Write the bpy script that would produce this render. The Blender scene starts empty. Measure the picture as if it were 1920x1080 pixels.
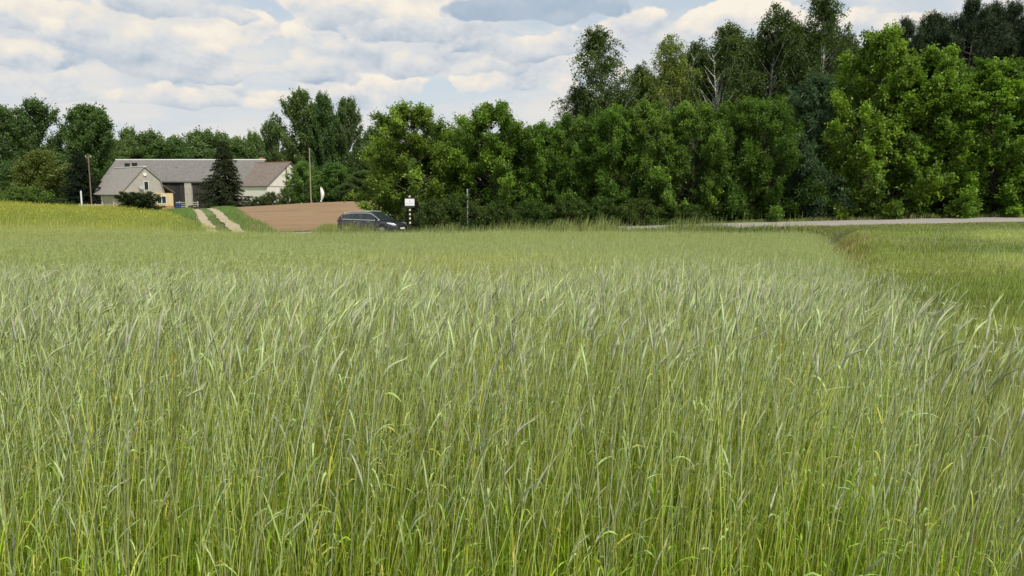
import bpy, math, random
import numpy as np
from mathutils import Matrix, Vector
R = math.radians
sc = bpy.context.scene
col = sc.collection
F = 1387.0; E = 2.4; PIT = math.atan(175/1387.0)
# ---------------- camera ----------------
cd = bpy.data.cameras.new('camera'); cam = bpy.data.objects.new('camera', cd); col.objects.link(cam)
cd.sensor_width = 36; cd.lens = 36*F/1920; cd.clip_end = 4000; cd.clip_start = .05
cam.location = (0, 0, E); cam.rotation_euler = (R(90)-PIT, 0, 0)
sc.camera = cam
sc.view_settings.view_transform = 'Standard'; sc.view_settings.look = 'None'
sc.view_settings.exposure = 0.0; sc.view_settings.gamma = 1
# ---------------- sun + sky ----------------
SUN_EL, SUN_AZ = 50, 148      # azimuth clockwise from +Y
sd = bpy.data.lights.new('sun', 'SUN'); sd.energy = 3.5; sd.angle = R(1.5); sd.color = (1, .95, .86)
so = bpy.data.objects.new('sun', sd); col.objects.link(so)
sv = Vector((math.sin(R(SUN_AZ))*math.cos(R(SUN_EL)), math.cos(R(SUN_AZ))*math.cos(R(SUN_EL)), math.sin(R(SUN_EL))))
so.rotation_euler = sv.to_track_quat('Z', 'Y').to_euler()

class NT:
    flat = False
    def __init__(s, nt): s.t = nt; s.n = nt.nodes; s.l = nt.links
    def new(s, typ, **k):
        n = s.n.new(typ)
        for a, b in k.items(): setattr(n, a, b)
        return n
    def put(s, sock, v):
        if isinstance(v, bpy.types.NodeSocket): s.l.new(v, sock)
        else: sock.default_value = v
    def m(s, op, a, b=0.0, c=None, clamp=False):
        n = s.new('ShaderNodeMath', operation=op, use_clamp=clamp)
        s.put(n.inputs[0], a); s.put(n.inputs[1], b)
        if c is not None: s.put(n.inputs[2], c)
        return n.outputs[0]
    def mix(s, f, a, b, mode='MIX'):
        n = s.new('ShaderNodeMix', data_type='RGBA', blend_type=mode)
        s.put(n.inputs[0], f)
        s.put(n.inputs[6], a if not isinstance(a, tuple) else a+(1,)*(4-len(a)))
        s.put(n.inputs[7], b if not isinstance(b, tuple) else b+(1,)*(4-len(b)))
        return n.outputs[2]
    def ss(s, x, lo, hi, a=0.0, b=1.0, typ='SMOOTHSTEP'):
        n = s.new('ShaderNodeMapRange', interpolation_type=typ)
        s.put(n.inputs[0], x); s.put(n.inputs[1], lo); s.put(n.inputs[2], hi); s.put(n.inputs[3], a); s.put(n.inputs[4], b)
        return n.outputs[0]
    def noise(s, vec, scale, detail=4, rough=.55, dist=0.0):
        n = s.new('ShaderNodeTexNoise', noise_dimensions='2D' if vec is not None and s.flat else '3D')
        if vec is not None: s.l.new(vec, n.inputs['Vector'])
        n.inputs['Scale'].default_value = scale; n.inputs['Detail'].default_value = detail
        n.inputs['Roughness'].default_value = rough; n.inputs['Distortion'].default_value = dist
        return n.outputs[0]
    def comb(s, x, y, z=0.0):
        n = s.new('ShaderNodeCombineXYZ'); s.put(n.inputs[0], x); s.put(n.inputs[1], y); s.put(n.inputs[2], z); return n.outputs[0]

world = bpy.data.worlds.new('World'); sc.world = world; world.use_nodes = True
w = NT(world.node_tree); w.n.clear(); w.flat = True
tc = w.new('ShaderNodeTexCoord'); sp = w.new('ShaderNodeSeparateXYZ'); w.l.new(tc.outputs['Generated'], sp.inputs[0])
sx, sy, sz = sp.outputs
az = w.m('ARCTAN2', sx, sy)
hyp = w.m('SQRT', w.m('ADD', w.m('MULTIPLY', sx, sx), w.m('MULTIPLY', sy, sy)))
el = w.m('DIVIDE', w.m('MAXIMUM', sz, 0.0), w.m('MAXIMUM', hyp, .05))
vv = w.m('MULTIPLY', w.m('LOGARITHM', w.m('ADD', el, .1), math.e), 3.3)
uu = w.m('MULTIPLY', az, 4.6)
P0 = w.comb(uu, vv, 3.7)
def cnoise(du, dv, z=3.7, sc_=1.0, det=7, ro=.56):
    return w.noise(w.comb(w.m('ADD', uu, du), w.m('ADD', vv, dv), z), sc_, det, ro, .25)
D0 = cnoise(0, 0)
PI_ = lambda dx, dy: w.comb(w.m('ADD', az, dx), w.m('MULTIPLY', w.m('ADD', el, dy), 1.35), 1.7)
def wp(dx, dy):
    n_ = w.new('ShaderNodeTexNoise', noise_dimensions='2D'); n_.inputs['Scale'].default_value = 16; n_.inputs['Detail'].default_value = 3; n_.inputs['Roughness'].default_value = .6
    v_ = PI_(dx, dy); w.l.new(v_, n_.inputs['Vector']); o = w.new('ShaderNodeVectorMath', operation='MULTIPLY_ADD'); w.l.new(n_.outputs['Color'], o.inputs[0]); o.inputs[1].default_value = (.06, .06, .0); w.l.new(v_, o.inputs[2]); return o.outputs[0]
def puff(dx, dy):
    v_ = w.new('ShaderNodeTexVoronoi', feature='SMOOTH_F1', voronoi_dimensions='2D'); v_.inputs['Scale'].default_value = 15; v_.inputs['Smoothness'].default_value = .5
    w.l.new(wp(dx, dy), v_.inputs['Vector']); n_ = w.noise(PI_(dx, dy), 30, 6, .6)
    return w.m('ADD', w.m('SUBTRACT', .75, v_.outputs['Distance']), w.m('MULTIPLY', w.m('SUBTRACT', n_, .5), .55))   # round billows with fine edges
bil = puff(0, 0); bil2 = puff(-.004, .011)
big_n = w.noise(PI_(.3, .1), 7, 4, .5)
wob = w.m('ADD', w.m('MULTIPLY', w.m('SUBTRACT', .35, bil), 1.25), w.m('MULTIPLY', w.m('SUBTRACT', big_n, .5), 1.2))
relief = w.m('MULTIPLY', w.m('SUBTRACT', bil, bil2), .8)
sky = w.new('ShaderNodeTexSky', sky_type='NISHITA'); sky.sun_disc = False
sky.sun_elevation = R(SUN_EL); sky.sun_rotation = R(SUN_AZ); sky.air_density = 1.2; sky.dust_density = 1.5; sky.ozone_density = 1.0
skyc = w.mix(1.0, sky.outputs[0], (.115, .115, .115), 'MULTIPLY')
skyc = w.mix(w.ss(el, .02, .6, .86, .25), skyc, (.66, .73, .79))
sh = w.m('ADD', w.m('MULTIPLY', w.m('SUBTRACT', D0, .5), .8), .54)
mask = w.m('MULTIPLY', w.ss(D0, .36, .56), w.ss(el, .0, .07, .6, .92))
def cloud(px, py, hx, hy, tone, lo=.72, hi=.98, amt=1.0, vert=.24, rel=1.0, wf=1.0):
    """one cloud bank in the sky dome: centre direction and half sizes (in the photo's pixels), tone"""
    global sh, mask
    vy = (540-py)/F; fy = math.cos(PIT)+vy*math.sin(PIT); fz = vy*math.cos(PIT)-math.sin(PIT); fx = (px-960)/F
    a0 = math.atan2(fx, fy); c = math.cos(a0); e0 = fz/math.hypot(fx, fy)
    dx = w.m('DIVIDE', w.m('SUBTRACT', az, a0), hx/F*c*c); dy = w.m('DIVIDE', w.m('SUBTRACT', el, e0), hy/F*c)
    dyf = w.m('MULTIPLY', dy, w.m('ADD', 1.0, w.m('MULTIPLY', w.m('LESS_THAN', dy, 0.0), .5)))   # flatter base
    d = w.m('SQRT', w.m('ADD', w.m('MULTIPLY', dx, dx), w.m('MULTIPLY', dyf, dyf)))
    k = w.m('MULTIPLY', w.ss(w.m('ADD', w.m('MULTIPLY', d, .78), w.m('MULTIPLY', wob, wf)), hi, lo), amt)
    s_ = w.m('ADD', w.m('MULTIPLY', w.m('MAXIMUM', w.m('MINIMUM', dy, 1.0), -1.1), vert), w.m('ADD', w.m('MULTIPLY', w.m('SUBTRACT', big_n, .5), .5), tone))
    if rel: s_ = w.m('ADD', s_, w.m('MULTIPLY', relief, rel))
    sh = w.m('ADD', w.m('MULTIPLY', sh, w.m('SUBTRACT', 1.0, k)), w.m('MULTIPLY', s_, k)); mask = w.m('MAXIMUM', mask, k)
for c_ in ((150, 105, 380, 44, .36), (1000, 82, 220, 44, .50), (860, 118, 260, 40, .44), (360, 160, 300, 34, .44), (320, 14, 190, 34, .36), (560, 90, 160, 50, .40)):
    cloud(*c_, .05, 1.15, .85, 0.0, .25)
for c_ in ((225, 52, 150, 46, .66), (60, 34, 100, 34, .66), (450, 68, 115, 50, .68), (70, 148, 120, 30, .64), (640, 92, 125, 66, .70), (765, 38, 170, 52, .76), (620, 16, 110, 40, .74),
           (735, 170, 100, 26, .68), (955, 150, 120, 28, .70), (1055, 126, 95, 34, .70), (890, 84, 100, 30, .50), (655, 40, 60, 22, .36), (780, 66, 90, 22, .42), (1385, 38, 120, 34, .74), (1500, 62, 80, 34, .62),
           (560, 186, 130, 22, .54), (300, 118, 190, 34, .42), (90, 100, 150, 30, .40), (500, 128, 120, 26, .46), (800, 120, 130, 28, .46), (870, 50, 80, 30, .60), (340, 20, 120, 28, .38), (180, 178, 120, 22, .50), (1010, 90, 110, 26, .46), (1180, 60, 90, 30, .58), (1640, 50, 110, 26, .60), (380, 190, 110, 16, .56), (-200, 80, 240, 60, .6), (2150, 60, 260, 60, .6)):
    cloud(*c_)
cloud(900, 4, 90, 26, .80); cloud(1015, 17, 128, 36, .02, .80, .98, 1.0, .05, .4, .5)
r = w.new('ShaderNodeValToRGB'); w.l.new(sh, r.inputs[0])
cr = r.color_ramp; cr.elements[0].position = 0.0; cr.elements[0].color = (.40, .50, .61, 1); cr.elements[1].position = 1.0; cr.elements[1].color = (.95, .88, .76, 1)
for p_, c_ in ((.28, (.57, .62, .68, 1)), (.55, (.72, .735, .745, 1)), (.80, (.87, .81, .73, 1))): e_ = cr.elements.new(p_); e_.color = c_
cl = w.mix(mask, skyc, r.outputs[0])
bg = w.new('ShaderNodeBackground'); w.l.new(cl, bg.inputs[0]); bg.inputs[1].default_value = 1.0
wo = w.new('ShaderNodeOutputWorld'); w.l.new(bg.outputs[0], wo.inputs[0])

# ---------------- numeric helpers ----------------
def smst(x, a, b):
    t = np.clip((np.asarray(x, float)-a)/(b-a), 0, 1); return t*t*(3-2*t)
_rg = np.random.default_rng(5)
_W = [(_rg.normal(0, 1), _rg.normal(0, 1), _rg.uniform(0, 6.28)) for _ in range(24)]
def wn(x, y, s=1.0, o=0):           # smooth pseudo noise, about -1..1
    x = np.asarray(x, float)/s; y = np.asarray(y, float)/s; a = 0
    for i in range(6):
        kx, ky, p = _W[(i+o*5) % 24]; a = a+np.sin(kx*x+ky*y+p+o*1.3)/6
    return a*1.7
RX = [-200, -90, -30, -8, 16, 26, 60, 200]
RY = [96, 66, 52.0, 46.5, 41.3, 39.8, 34, 14]
def road_y(x): return np.interp(x, RX, RY)
def road_drop(x): return np.interp(x, [-60, -8, 8, 26, 80], [2.75, 2.55, 1.88, 1.34, .8])
def rye_drop(y): return sum(np.interp(np.asarray(y, float)+o, [-20, 0, 3, 5, 8, 14, 24, 43, 60], [1.5, 1.56, 1.66, 1.80, 1.99, 2.27, 2.66, 2.98, 3.1]) for o in (-.8, -.4, 0, .4, .8))/5
def edge_x(y): return .6+.4*np.asarray(y, float)+.18*np.sin(np.asarray(y)*1.3)
def gz(x, y):
    x = np.asarray(x, float); y = np.asarray(y, float)
    rd = road_drop(x); ry = road_y(x)
    md = np.interp(y, [0, 4, 12, 34], [1.62, 1.68, 1.88, 2.05]); md = md+(rd-md)*smst(y, 24, 37)*.85
    k = smst(x-edge_x(y), -.2, 1.8)
    near = rye_drop(np.minimum(y, 48))*(1-k)+md*k
    near = near + smst(-y, -1.3, 2)*0.0
    rise = smst(x, -52, -18)*smst(y, 58, 102)*1.45
    far = 2.32-rise - smst(x, 0, 40)*.75 + .05*wn(x, y, 9)
    far = far - smst(y, 140, 320)*1.2
    kb = smst(y-ry, -4.3, -3.1)           # embankment up to the road
    d = near*(1-kb)+rd*kb
    kf = smst(y-ry, 3.2, 8)
    d = d*(1-kf)+far*kf
    return E-d+.02*wn(x, y, 1.1, 1)*(1-smst(np.abs(y-ry), 3.6, 2.7))
def px_at(px, py, Y):
    u = (px-960)/F; v = (540-py)/F
    dy = math.cos(PIT)+v*math.sin(PIT); dz = -math.sin(PIT)+v*math.cos(PIT)
    return u*Y/dy, E+dz*Y/dy

class G:
    def __init__(s): s.V = []; s.Q = []; s.T = []; s.C = []; s.mq = []; s.mt = []; s.n = 0
    def add(s, V, Q=None, T=None, C=None, m=0):
        V = np.asarray(V, float).reshape(-1, 3)
        if Q is not None and len(Q): Q = np.asarray(Q).reshape(-1, 4); s.Q.append(Q+s.n); s.mq.append(np.full(len(Q), m))
        if T is not None and len(T): T = np.asarray(T).reshape(-1, 3); s.T.append(T+s.n); s.mt.append(np.full(len(T), m))
        if C is None: C = np.ones((len(V), 3))
        C = np.asarray(C, float)
        if C.ndim == 1: C = np.tile(C, (len(V), 1))
        s.V.append(V); s.C.append(C.reshape(-1, 3)); s.n += len(V)
    def box(s, x0, x1, y0, y1, z0, z1, C=None, m=0, M=None):
        V = np.array([(x, y, z) for z in (z0, z1) for y in (y0, y1) for x in (x0, x1)], float)
        if M is not None: V = np.array([M @ Vector(v) for v in V])
        s.add(V, [(0, 2, 3, 1), (4, 5, 7, 6), (0, 1, 5, 4), (2, 6, 7, 3), (0, 4, 6, 2), (1, 3, 7, 5)], C=C, m=m)
    def slab(s, pts, nrm, th, C=None, m=0):
        pts = np.asarray(pts, float); nrm = np.asarray(nrm, float)/np.linalg.norm(nrm); k = len(pts)
        V = np.vstack([pts, pts+nrm*th])
        T = [(0, i+1, i) for i in range(1, k-1)]+[(k, k+i, k+i+1) for i in range(1, k-1)]
        Q = [(i, (i+1) % k, k+(i+1) % k, k+i) for i in range(k)]
        s.add(V, Q, T, C, m)
    def tube(s, pts, rad, sides=6, C=None, m=0, cap=True):
        pts = np.asarray(pts, float); k = len(pts); rad = np.broadcast_to(np.asarray(rad, float), (k,))
        tg = np.gradient(pts, axis=0); tg /= np.linalg.norm(tg, axis=1, keepdims=True)+1e-9
        ref = np.array([0, 1, 0.]) if abs(tg[:, 1]).mean() < .8 else np.array([1., 0, 0])
        A = np.cross(tg, ref); A /= np.linalg.norm(A, axis=1, keepdims=True)+1e-9; B = np.cross(tg, A)
        a = np.arange(sides)*2*np.pi/sides
        V = pts[:, None]+rad[:, None, None]*(np.cos(a)[None, :, None]*A[:, None]+np.sin(a)[None, :, None]*B[:, None])
        idx = np.arange(k*sides).reshape(k, sides)
        Q = np.stack([idx[:-1], np.roll(idx, -1, 1)[:-1], np.roll(idx, -1, 1)[1:], idx[1:]], -1).reshape(-1, 4)
        T = []
        if cap:
            T = [(0, i, i+1) for i in range(1, sides-1)]+[((k-1)*sides, (k-1)*sides+i+1, (k-1)*sides+i) for i in range(1, sides-1)]
        s.add(V, Q, T, C, m)
    def build(s, name, mats, parent=None, smooth=False):
        return mkobj(name, mkmesh(name, s, mats, smooth), parent)
def mkmesh(name, g, mats, smooth=False):
    me = bpy.data.meshes.new(name)
    V = np.vstack(g.V); C = np.vstack(g.C)
    Q = np.vstack(g.Q) if g.Q else np.zeros((0, 4), int); T = np.vstack(g.T) if g.T else np.zeros((0, 3), int)
    me.vertices.add(len(V)); me.vertices.foreach_set('co', V.astype(np.float32).ravel())
    nl = Q.size+T.size; me.loops.add(nl); me.loops.foreach_set('vertex_index', np.concatenate([Q.ravel(), T.ravel()]).astype(np.int32))
    me.polygons.add(len(Q)+len(T))
    ls = np.concatenate([np.arange(len(Q))*4, Q.size+np.arange(len(T))*3]).astype(np.int32)
    me.polygons.foreach_set('loop_start', ls)
    mi = np.concatenate((g.mq or [np.zeros(0)])+(g.mt or [np.zeros(0)])).astype(np.int32)
    me.polygons.foreach_set('material_index', mi)
    me.polygons.foreach_set('use_smooth', np.full(len(mi), smooth))
    at = me.attributes.new('Col', 'FLOAT_COLOR', 'POINT')
    at.data.foreach_set('color', np.hstack([C, np.ones((len(C), 1))]).astype(np.float32).ravel())
    for m in (mats if isinstance(mats, (list, tuple)) else [mats]): me.materials.append(m)
    me.update(calc_edges=True)
    return me
def mkobj(name, data, parent=None):
    o = bpy.data.objects.new(name, data); col.objects.link(o)
    if parent is not None: o.parent = parent
    return o
def tag(o, label=None, cat=None, group=None, kind=None):
    for k, v in (('label', label), ('category', cat), ('group', group), ('kind', kind)):
        if v: o[k] = v
    return o
def thing(name, loc, rz=0, label=None, cat=None, group=None):
    o = mkobj(name, None); o.location = loc; o.rotation_euler = (0, 0, rz); return tag(o, label, cat, group)
def copy_tree(o, parent=None):
    c = o.copy(); col.objects.link(c)
    if parent is not None: c.parent = parent
    for ch in [q for q in bpy.data.objects if q.parent == o]: copy_tree(ch, c)
    return c

# ---------------- materials ----------------
def mat(name, color=(.5, .5, .5), rough=.8, vary=.12, nscale=3.0, metal=0.0, spec=.4, bump=0.0, bscale=30, extra=None, usecol=False):
    m = bpy.data.materials.new(name); m.use_nodes = True; t = NT(m.node_tree)
    b = t.n['Principled BSDF']; b.inputs['Roughness'].default_value = rough; b.inputs['Metallic'].default_value = metal
    b.inputs['Specular IOR Level'].default_value = spec
    co = t.new('ShaderNodeTexCoord').outputs['Object']
    n = t.noise(co, nscale, 5, .6)
    c = tuple(color)+(1,)
    if usecol:
        a = t.new('ShaderNodeAttribute'); a.attribute_name = 'Col'; c = a.outputs['Color']
    f = t.ss(n, .3, .7, 1-vary, 1+vary, 'LINEAR')
    cc = t.mix(1.0, c, t.comb(f, f, f), 'MULTIPLY')
    if extra: cc = extra(t, co, cc)
    t.l.new(cc, b.inputs['Base Color'])
    if bump:
        bn = t.new('ShaderNodeBump'); bn.inputs['Strength'].default_value = bump; bn.inputs['Distance'].default_value = .05
        t.l.new(t.noise(co, bscale, 5, .6), bn.inputs['Height']); t.l.new(bn.outputs[0], b.inputs['Normal'])
    return m
def leafmat(name, trans=.35, rough=.45, spec=.25, tcol=(1.15, 1.25, .45), rnd=.18):
    m = bpy.data.materials.new(name); m.use_nodes = True; t = NT(m.node_tree)
    b = t.n['Principled BSDF']; out = t.n['Material Output']
    b.inputs['Roughness'].default_value = rough; b.inputs['Specular IOR Level'].default_value = spec
    a = t.new('ShaderNodeAttribute'); a.attribute_name = 'Col'
    oi = t.new('ShaderNodeObjectInfo')
    f = t.ss(oi.outputs['Random'], 0, 1, 1-rnd, 1+rnd, 'LINEAR')
    c = t.mix(1.0, t.mix(1.0, a.outputs['Color'], oi.outputs['Color'], 'MULTIPLY'), t.comb(f, t.ss(oi.outputs['Random'], 0, 1, 1-rnd*.4, 1+rnd*.4, 'LINEAR'), f), 'MULTIPLY')
    t.l.new(c, b.inputs['Base Color'])
    tr = t.new('ShaderNodeBsdfTranslucent'); t.l.new(t.mix(1.0, c, tcol, 'MULTIPLY'), tr.inputs[0])
    mx = t.new('ShaderNodeMixShader'); mx.inputs[0].default_value = trans
    t.l.new(b.outputs[0], mx.inputs[1]); t.l.new(tr.outputs[0], mx.inputs[2]); t.l.new(mx.outputs[0], out.inputs[0])
    return m
M_rye = leafmat('rye_plant', .22, .5, .30, (1.1, 1.2, .6), 0)
M_grass = leafmat('grass_blade', .35, .5, .25, (1.1, 1.2, .5), 0)
M_leaf = leafmat('tree_leaf', .40, .42, .35)
M_needle = leafmat('conifer_needle', .12, .6, .2, (1, 1, .6), .1)
M_bark = mat('bark', (.10, .085, .065), .95, .35, 6, bump=.5, bscale=25)
def birch(t, co, c):
    s = t.new('ShaderNodeMapping'); t.l.new(co, s.inputs[0]); s.inputs['Scale'].default_value = (2, 2, 9)
    n = t.noise(s.outputs[0], 1.6, 4, .7)
    return t.mix(t.ss(n, .56, .64), c, (.06, .055, .05))
M_birch = mat('birch_bark', (.55, .53, .48), .8, .1, 5, extra=birch)
def soil_x(t, co, c):
    n = t.noise(co, .35, 6, .7); return t.mix(t.ss(n, .45, .75), c, (.10, .13, .035))
M_ground = mat('field_soil', (.11, .105, .05), .95, .3, 1.3, bump=.4, bscale=12, extra=soil_x)
def plough_x(t, co, c):
    s = t.new('ShaderNodeMapping'); t.l.new(co, s.inputs[0]); s.inputs['Rotation'].default_value = (0, 0, R(20)); s.inputs['Scale'].default_value = (.15, 2.2, 1)
    n = t.noise(s.outputs[0], 1.0, 5, .65); c = t.mix(t.ss(n, .42, .62), c, (.20, .13, .07))
    n2 = t.noise(co, .09, 3, .6); return t.mix(t.ss(n2, .5, .7, 0, .5), c, (.30, .215, .11))
M_plough = mat('ploughed_soil', (.31, .20, .10), .95, .22, 5, bump=.8, bscale=5, extra=plough_x)
M_sand = mat('sandy_track', (.42, .345, .225), .95, .2, 2.0, bump=.3, bscale=18)
def asph(t, co, c):
    v = t.noise(co, .5, 4, .6); return t.mix(t.ss(v, .45, .7, 0, .6), c, (.42, .36, .30))
M_road = mat('worn_asphalt', (.34, .31, .275), .9, .12, 40, bump=.15, bscale=80, extra=asph)
M_sandbank = mat('dry_orange_soil', (.30, .19, .075), .95, .3, 3, bump=.4, bscale=20)
M_meadow = mat('meadow_ground', (.13, .15, .05), .95, .35, .8, bump=.3, bscale=14)
M_lawn = mat('lawn', (.13, .23, .06), .95, .25, .6, bump=.3, bscale=12)
M_col = mat('coloured', usecol=True, rough=.85, vary=.1, nscale=2, bump=.1)

# ---------------- terrain ----------------
def axis(a, b, segs):
    out = [a]
    for (e, st) in segs:
        n = max(1, int(round((e-out[-1])/st))); out += list(np.linspace(out[-1], e, n+1)[1:])
    return np.array(out)
def sheet(xs, ys, dz=0.0, fn=None):
    X, Y = np.meshgrid(xs, ys); Z = gz(X, Y)+dz
    n, k = X.shape; idx = np.arange(n*k).reshape(n, k)
    Q = np.stack([idx[:-1, :-1], idx[:-1, 1:], idx[1:, 1:], idx[1:, :-1]], -1).reshape(-1, 4)
    g = G(); g.add(np.stack([X, Y, Z], -1), Q); return g
xs = axis(-900, 900, [(-150, 50), (-60, 3), (-20, 1), (40, .5), (100, 3), (300, 20), (900, 60)])
ys = axis(-60, 1500, [(-4, 8), (0, 1), (60, .5), (130, 2), (400, 15), (1500, 100)])
tag(sheet(xs, ys).build('ground', M_ground, smooth=True), kind='structure')
def strip(xc, fy0, fy1, n, m, dz):
    """drape between two curves y0(x), y1(x)"""
    t = np.linspace(0, 1, m); X = np.repeat(xc[:, None], m, 1); Y = fy0(xc)[:, None]*(1-t)+fy1(xc)[:, None]*t
    idx = np.arange(X.size).reshape(X.shape)
    Q = np.stack([idx[:-1, :-1], idx[1:, :-1], idx[1:, 1:], idx[:-1, 1:]], -1).reshape(-1, 4)
    g = G(); g.add(np.stack([X, Y, gz(X, Y)+dz], -1), Q); return g
xr = np.linspace(-120, 120, 481)
tag(strip(xr, lambda x: road_y(x)-3.0+.06*wn(x, x, .6), lambda x: road_y(x)+3.0+.06*wn(x, -x, .5), 0, 9, .03).build('road', M_road, smooth=True), kind='structure')
# sloping ploughed field
def ribbon(path, wd, m, dz):
    path = np.asarray(path, float); s = np.concatenate([[0], np.cumsum(np.linalg.norm(np.diff(path, axis=0), axis=1))])
    tt = np.linspace(0, s[-1], int(s[-1]/.7)+2); P = np.stack([np.interp(tt, s, path[:, i]) for i in (0, 1)], 1)
    for _ in range(6): P[1:-1] = (P[:-2]+P[1:-1]*2+P[2:])/4
    T = np.gradient(P, axis=0); T /= np.linalg.norm(T, axis=1, keepdims=True); N = np.stack([-T[:, 1], T[:, 0]], 1)
    a = np.linspace(-.5, .5, m); wj = wd*(1+.15*np.sin(tt*.9)+.1*np.sin(tt*2.3))
    XY = P[:, None]+N[:, None]*(a[None, :, None]*wj[:, None, None])
    idx = np.arange(XY.shape[0]*m).reshape(-1, m)
    Q = np.stack([idx[:-1, 1:], idx[:-1, :-1], idx[1:, :-1], idx[1:, 1:]], -1).reshape(-1, 4)
    g = G(); g.add(np.concatenate([XY, (gz(XY[..., 0], XY[..., 1])+dz)[..., None]], -1), Q); return g
def quadpatch(c00, c10, c11, c01, nx, ny, dz):
    u = np.linspace(0, 1, nx)[None, :, None]; v = np.linspace(0, 1, ny)[:, None, None]
    c = [np.array(q, float) for q in (c00, c10, c11, c01)]
    XY = (c[0]*(1-u)+c[1]*u)*(1-v)+(c[3]*(1-u)+c[2]*u)*v
    idx = np.arange(nx*ny).reshape(ny, nx)
    Q = np.stack([idx[:-1, :-1], idx[:-1, 1:], idx[1:, 1:], idx[1:, :-1]], -1).reshape(-1, 4)
    g = G(); g.add(np.concatenate([XY, (gz(XY[..., 0], XY[..., 1])+dz)[..., None]], -1), Q); return g
tag(quadpatch((-18.5, 52.5), (10, 50), (6, 93), (-41, 108), 60, 60, .05).build('ploughed_field', M_plough, smooth=True), kind='structure')
tag(quadpatch((-70, 72), (-28, 72), (-40, 124), (-90, 124), 40, 40, .04).build('lawn', M_lawn, smooth=True), kind='structure')
PATH = [(-18.3, 47.5), (-20.2, 52), (-24.8, 62), (-30.1, 74), (-36, 87), (-42, 100), (-47, 111), (-50, 118)]
pth = np.array(PATH)
for s_ in (-.85, .85):
    T = np.gradient(pth, axis=0); T /= np.linalg.norm(T, axis=1, keepdims=True)
    o = ribbon(pth+np.stack([-T[:, 1], T[:, 0]], 1)*s_, .85, 5, .11).build('path', M_sand, smooth=True)
    tag(o, kind='structure')

# ---------------- plants: rye, grass ----------------
rg = np.random.default_rng(11)
def curve(base, H, lean, S, p=2.0, t0=0.0, t1=1.0):
    t = np.linspace(t0, t1, S+1)
    P = np.empty((len(base), S+1, 3)); P[..., 0] = base[:, 0:1]+lean[:, 0:1]*t**p; P[..., 1] = base[:, 1:2]+lean[:, 1:2]*t**p
    P[..., 2] = base[:, 2:3]+H[:, None]*t; return P
def tubes(g, P, Rr, sides, C, squash=1.0):
    N, K, _ = P.shape; T = np.gradient(P, axis=1); T /= np.linalg.norm(T, axis=2, keepdims=True)+1e-9
    ph = rg.uniform(0, 3.14, N)
    ref = np.stack([np.cos(ph), np.sin(ph), np.zeros(N)], 1)[:, None]
    A = np.cross(T, np.broadcast_to(ref, T.shape)); A /= np.linalg.norm(A, axis=2, keepdims=True)+1e-9; B = np.cross(T, A)
    a = np.arange(sides)*2*np.pi/sides
    V = P[:, :, None]+Rr[..., None, None]*(np.cos(a)[:, None]*A[:, :, None]+squash*np.sin(a)[:, None]*B[:, :, None])
    idx = np.arange(N*K*sides).reshape(N, K, sides); r_ = np.roll(idx, -1, 2)
    Q = np.stack([idx[:, :-1], r_[:, :-1], r_[:, 1:], idx[:, 1:]], -1).reshape(-1, 4)
    g.add(V, Q, C=np.repeat(C[:, :, None], sides, 2).reshape(-1, 3))
def ribbons(g, P, W, wd, C):
    """P N,K,3; W width vectors N,3; wd N,K half widths"""
    N, K, _ = P.shape
    L = P-W[:, None]*wd[..., None]; Rr = P+W[:, None]*wd[..., None]
    V = np.stack([L, Rr], 2); idx = np.arange(N*K*2).reshape(N, K, 2)
    Q = np.stack([idx[:, :-1, 0], idx[:, :-1, 1], idx[:, 1:, 1], idx[:, 1:, 0]], -1).reshape(-1, 4)
    g.add(V, Q, C=np.repeat(C[:, :, None], 2, 2).reshape(-1, 3))
C_STEM0 = np.array([.37, .43, .035]); C_STEM1 = np.array([.44, .53, .23]); C_EAR = np.array([.54, .63, .33]); C_EARP = np.array([.54, .56, .40])
C_LEAFG = np.array([.27, .41, .025]); C_LEAFB = np.array([.38, .52, .20]); C_YEL = np.array([.58, .55, .10])
def hsel(n, a, b): return rg.uniform(a, b, n)
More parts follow.
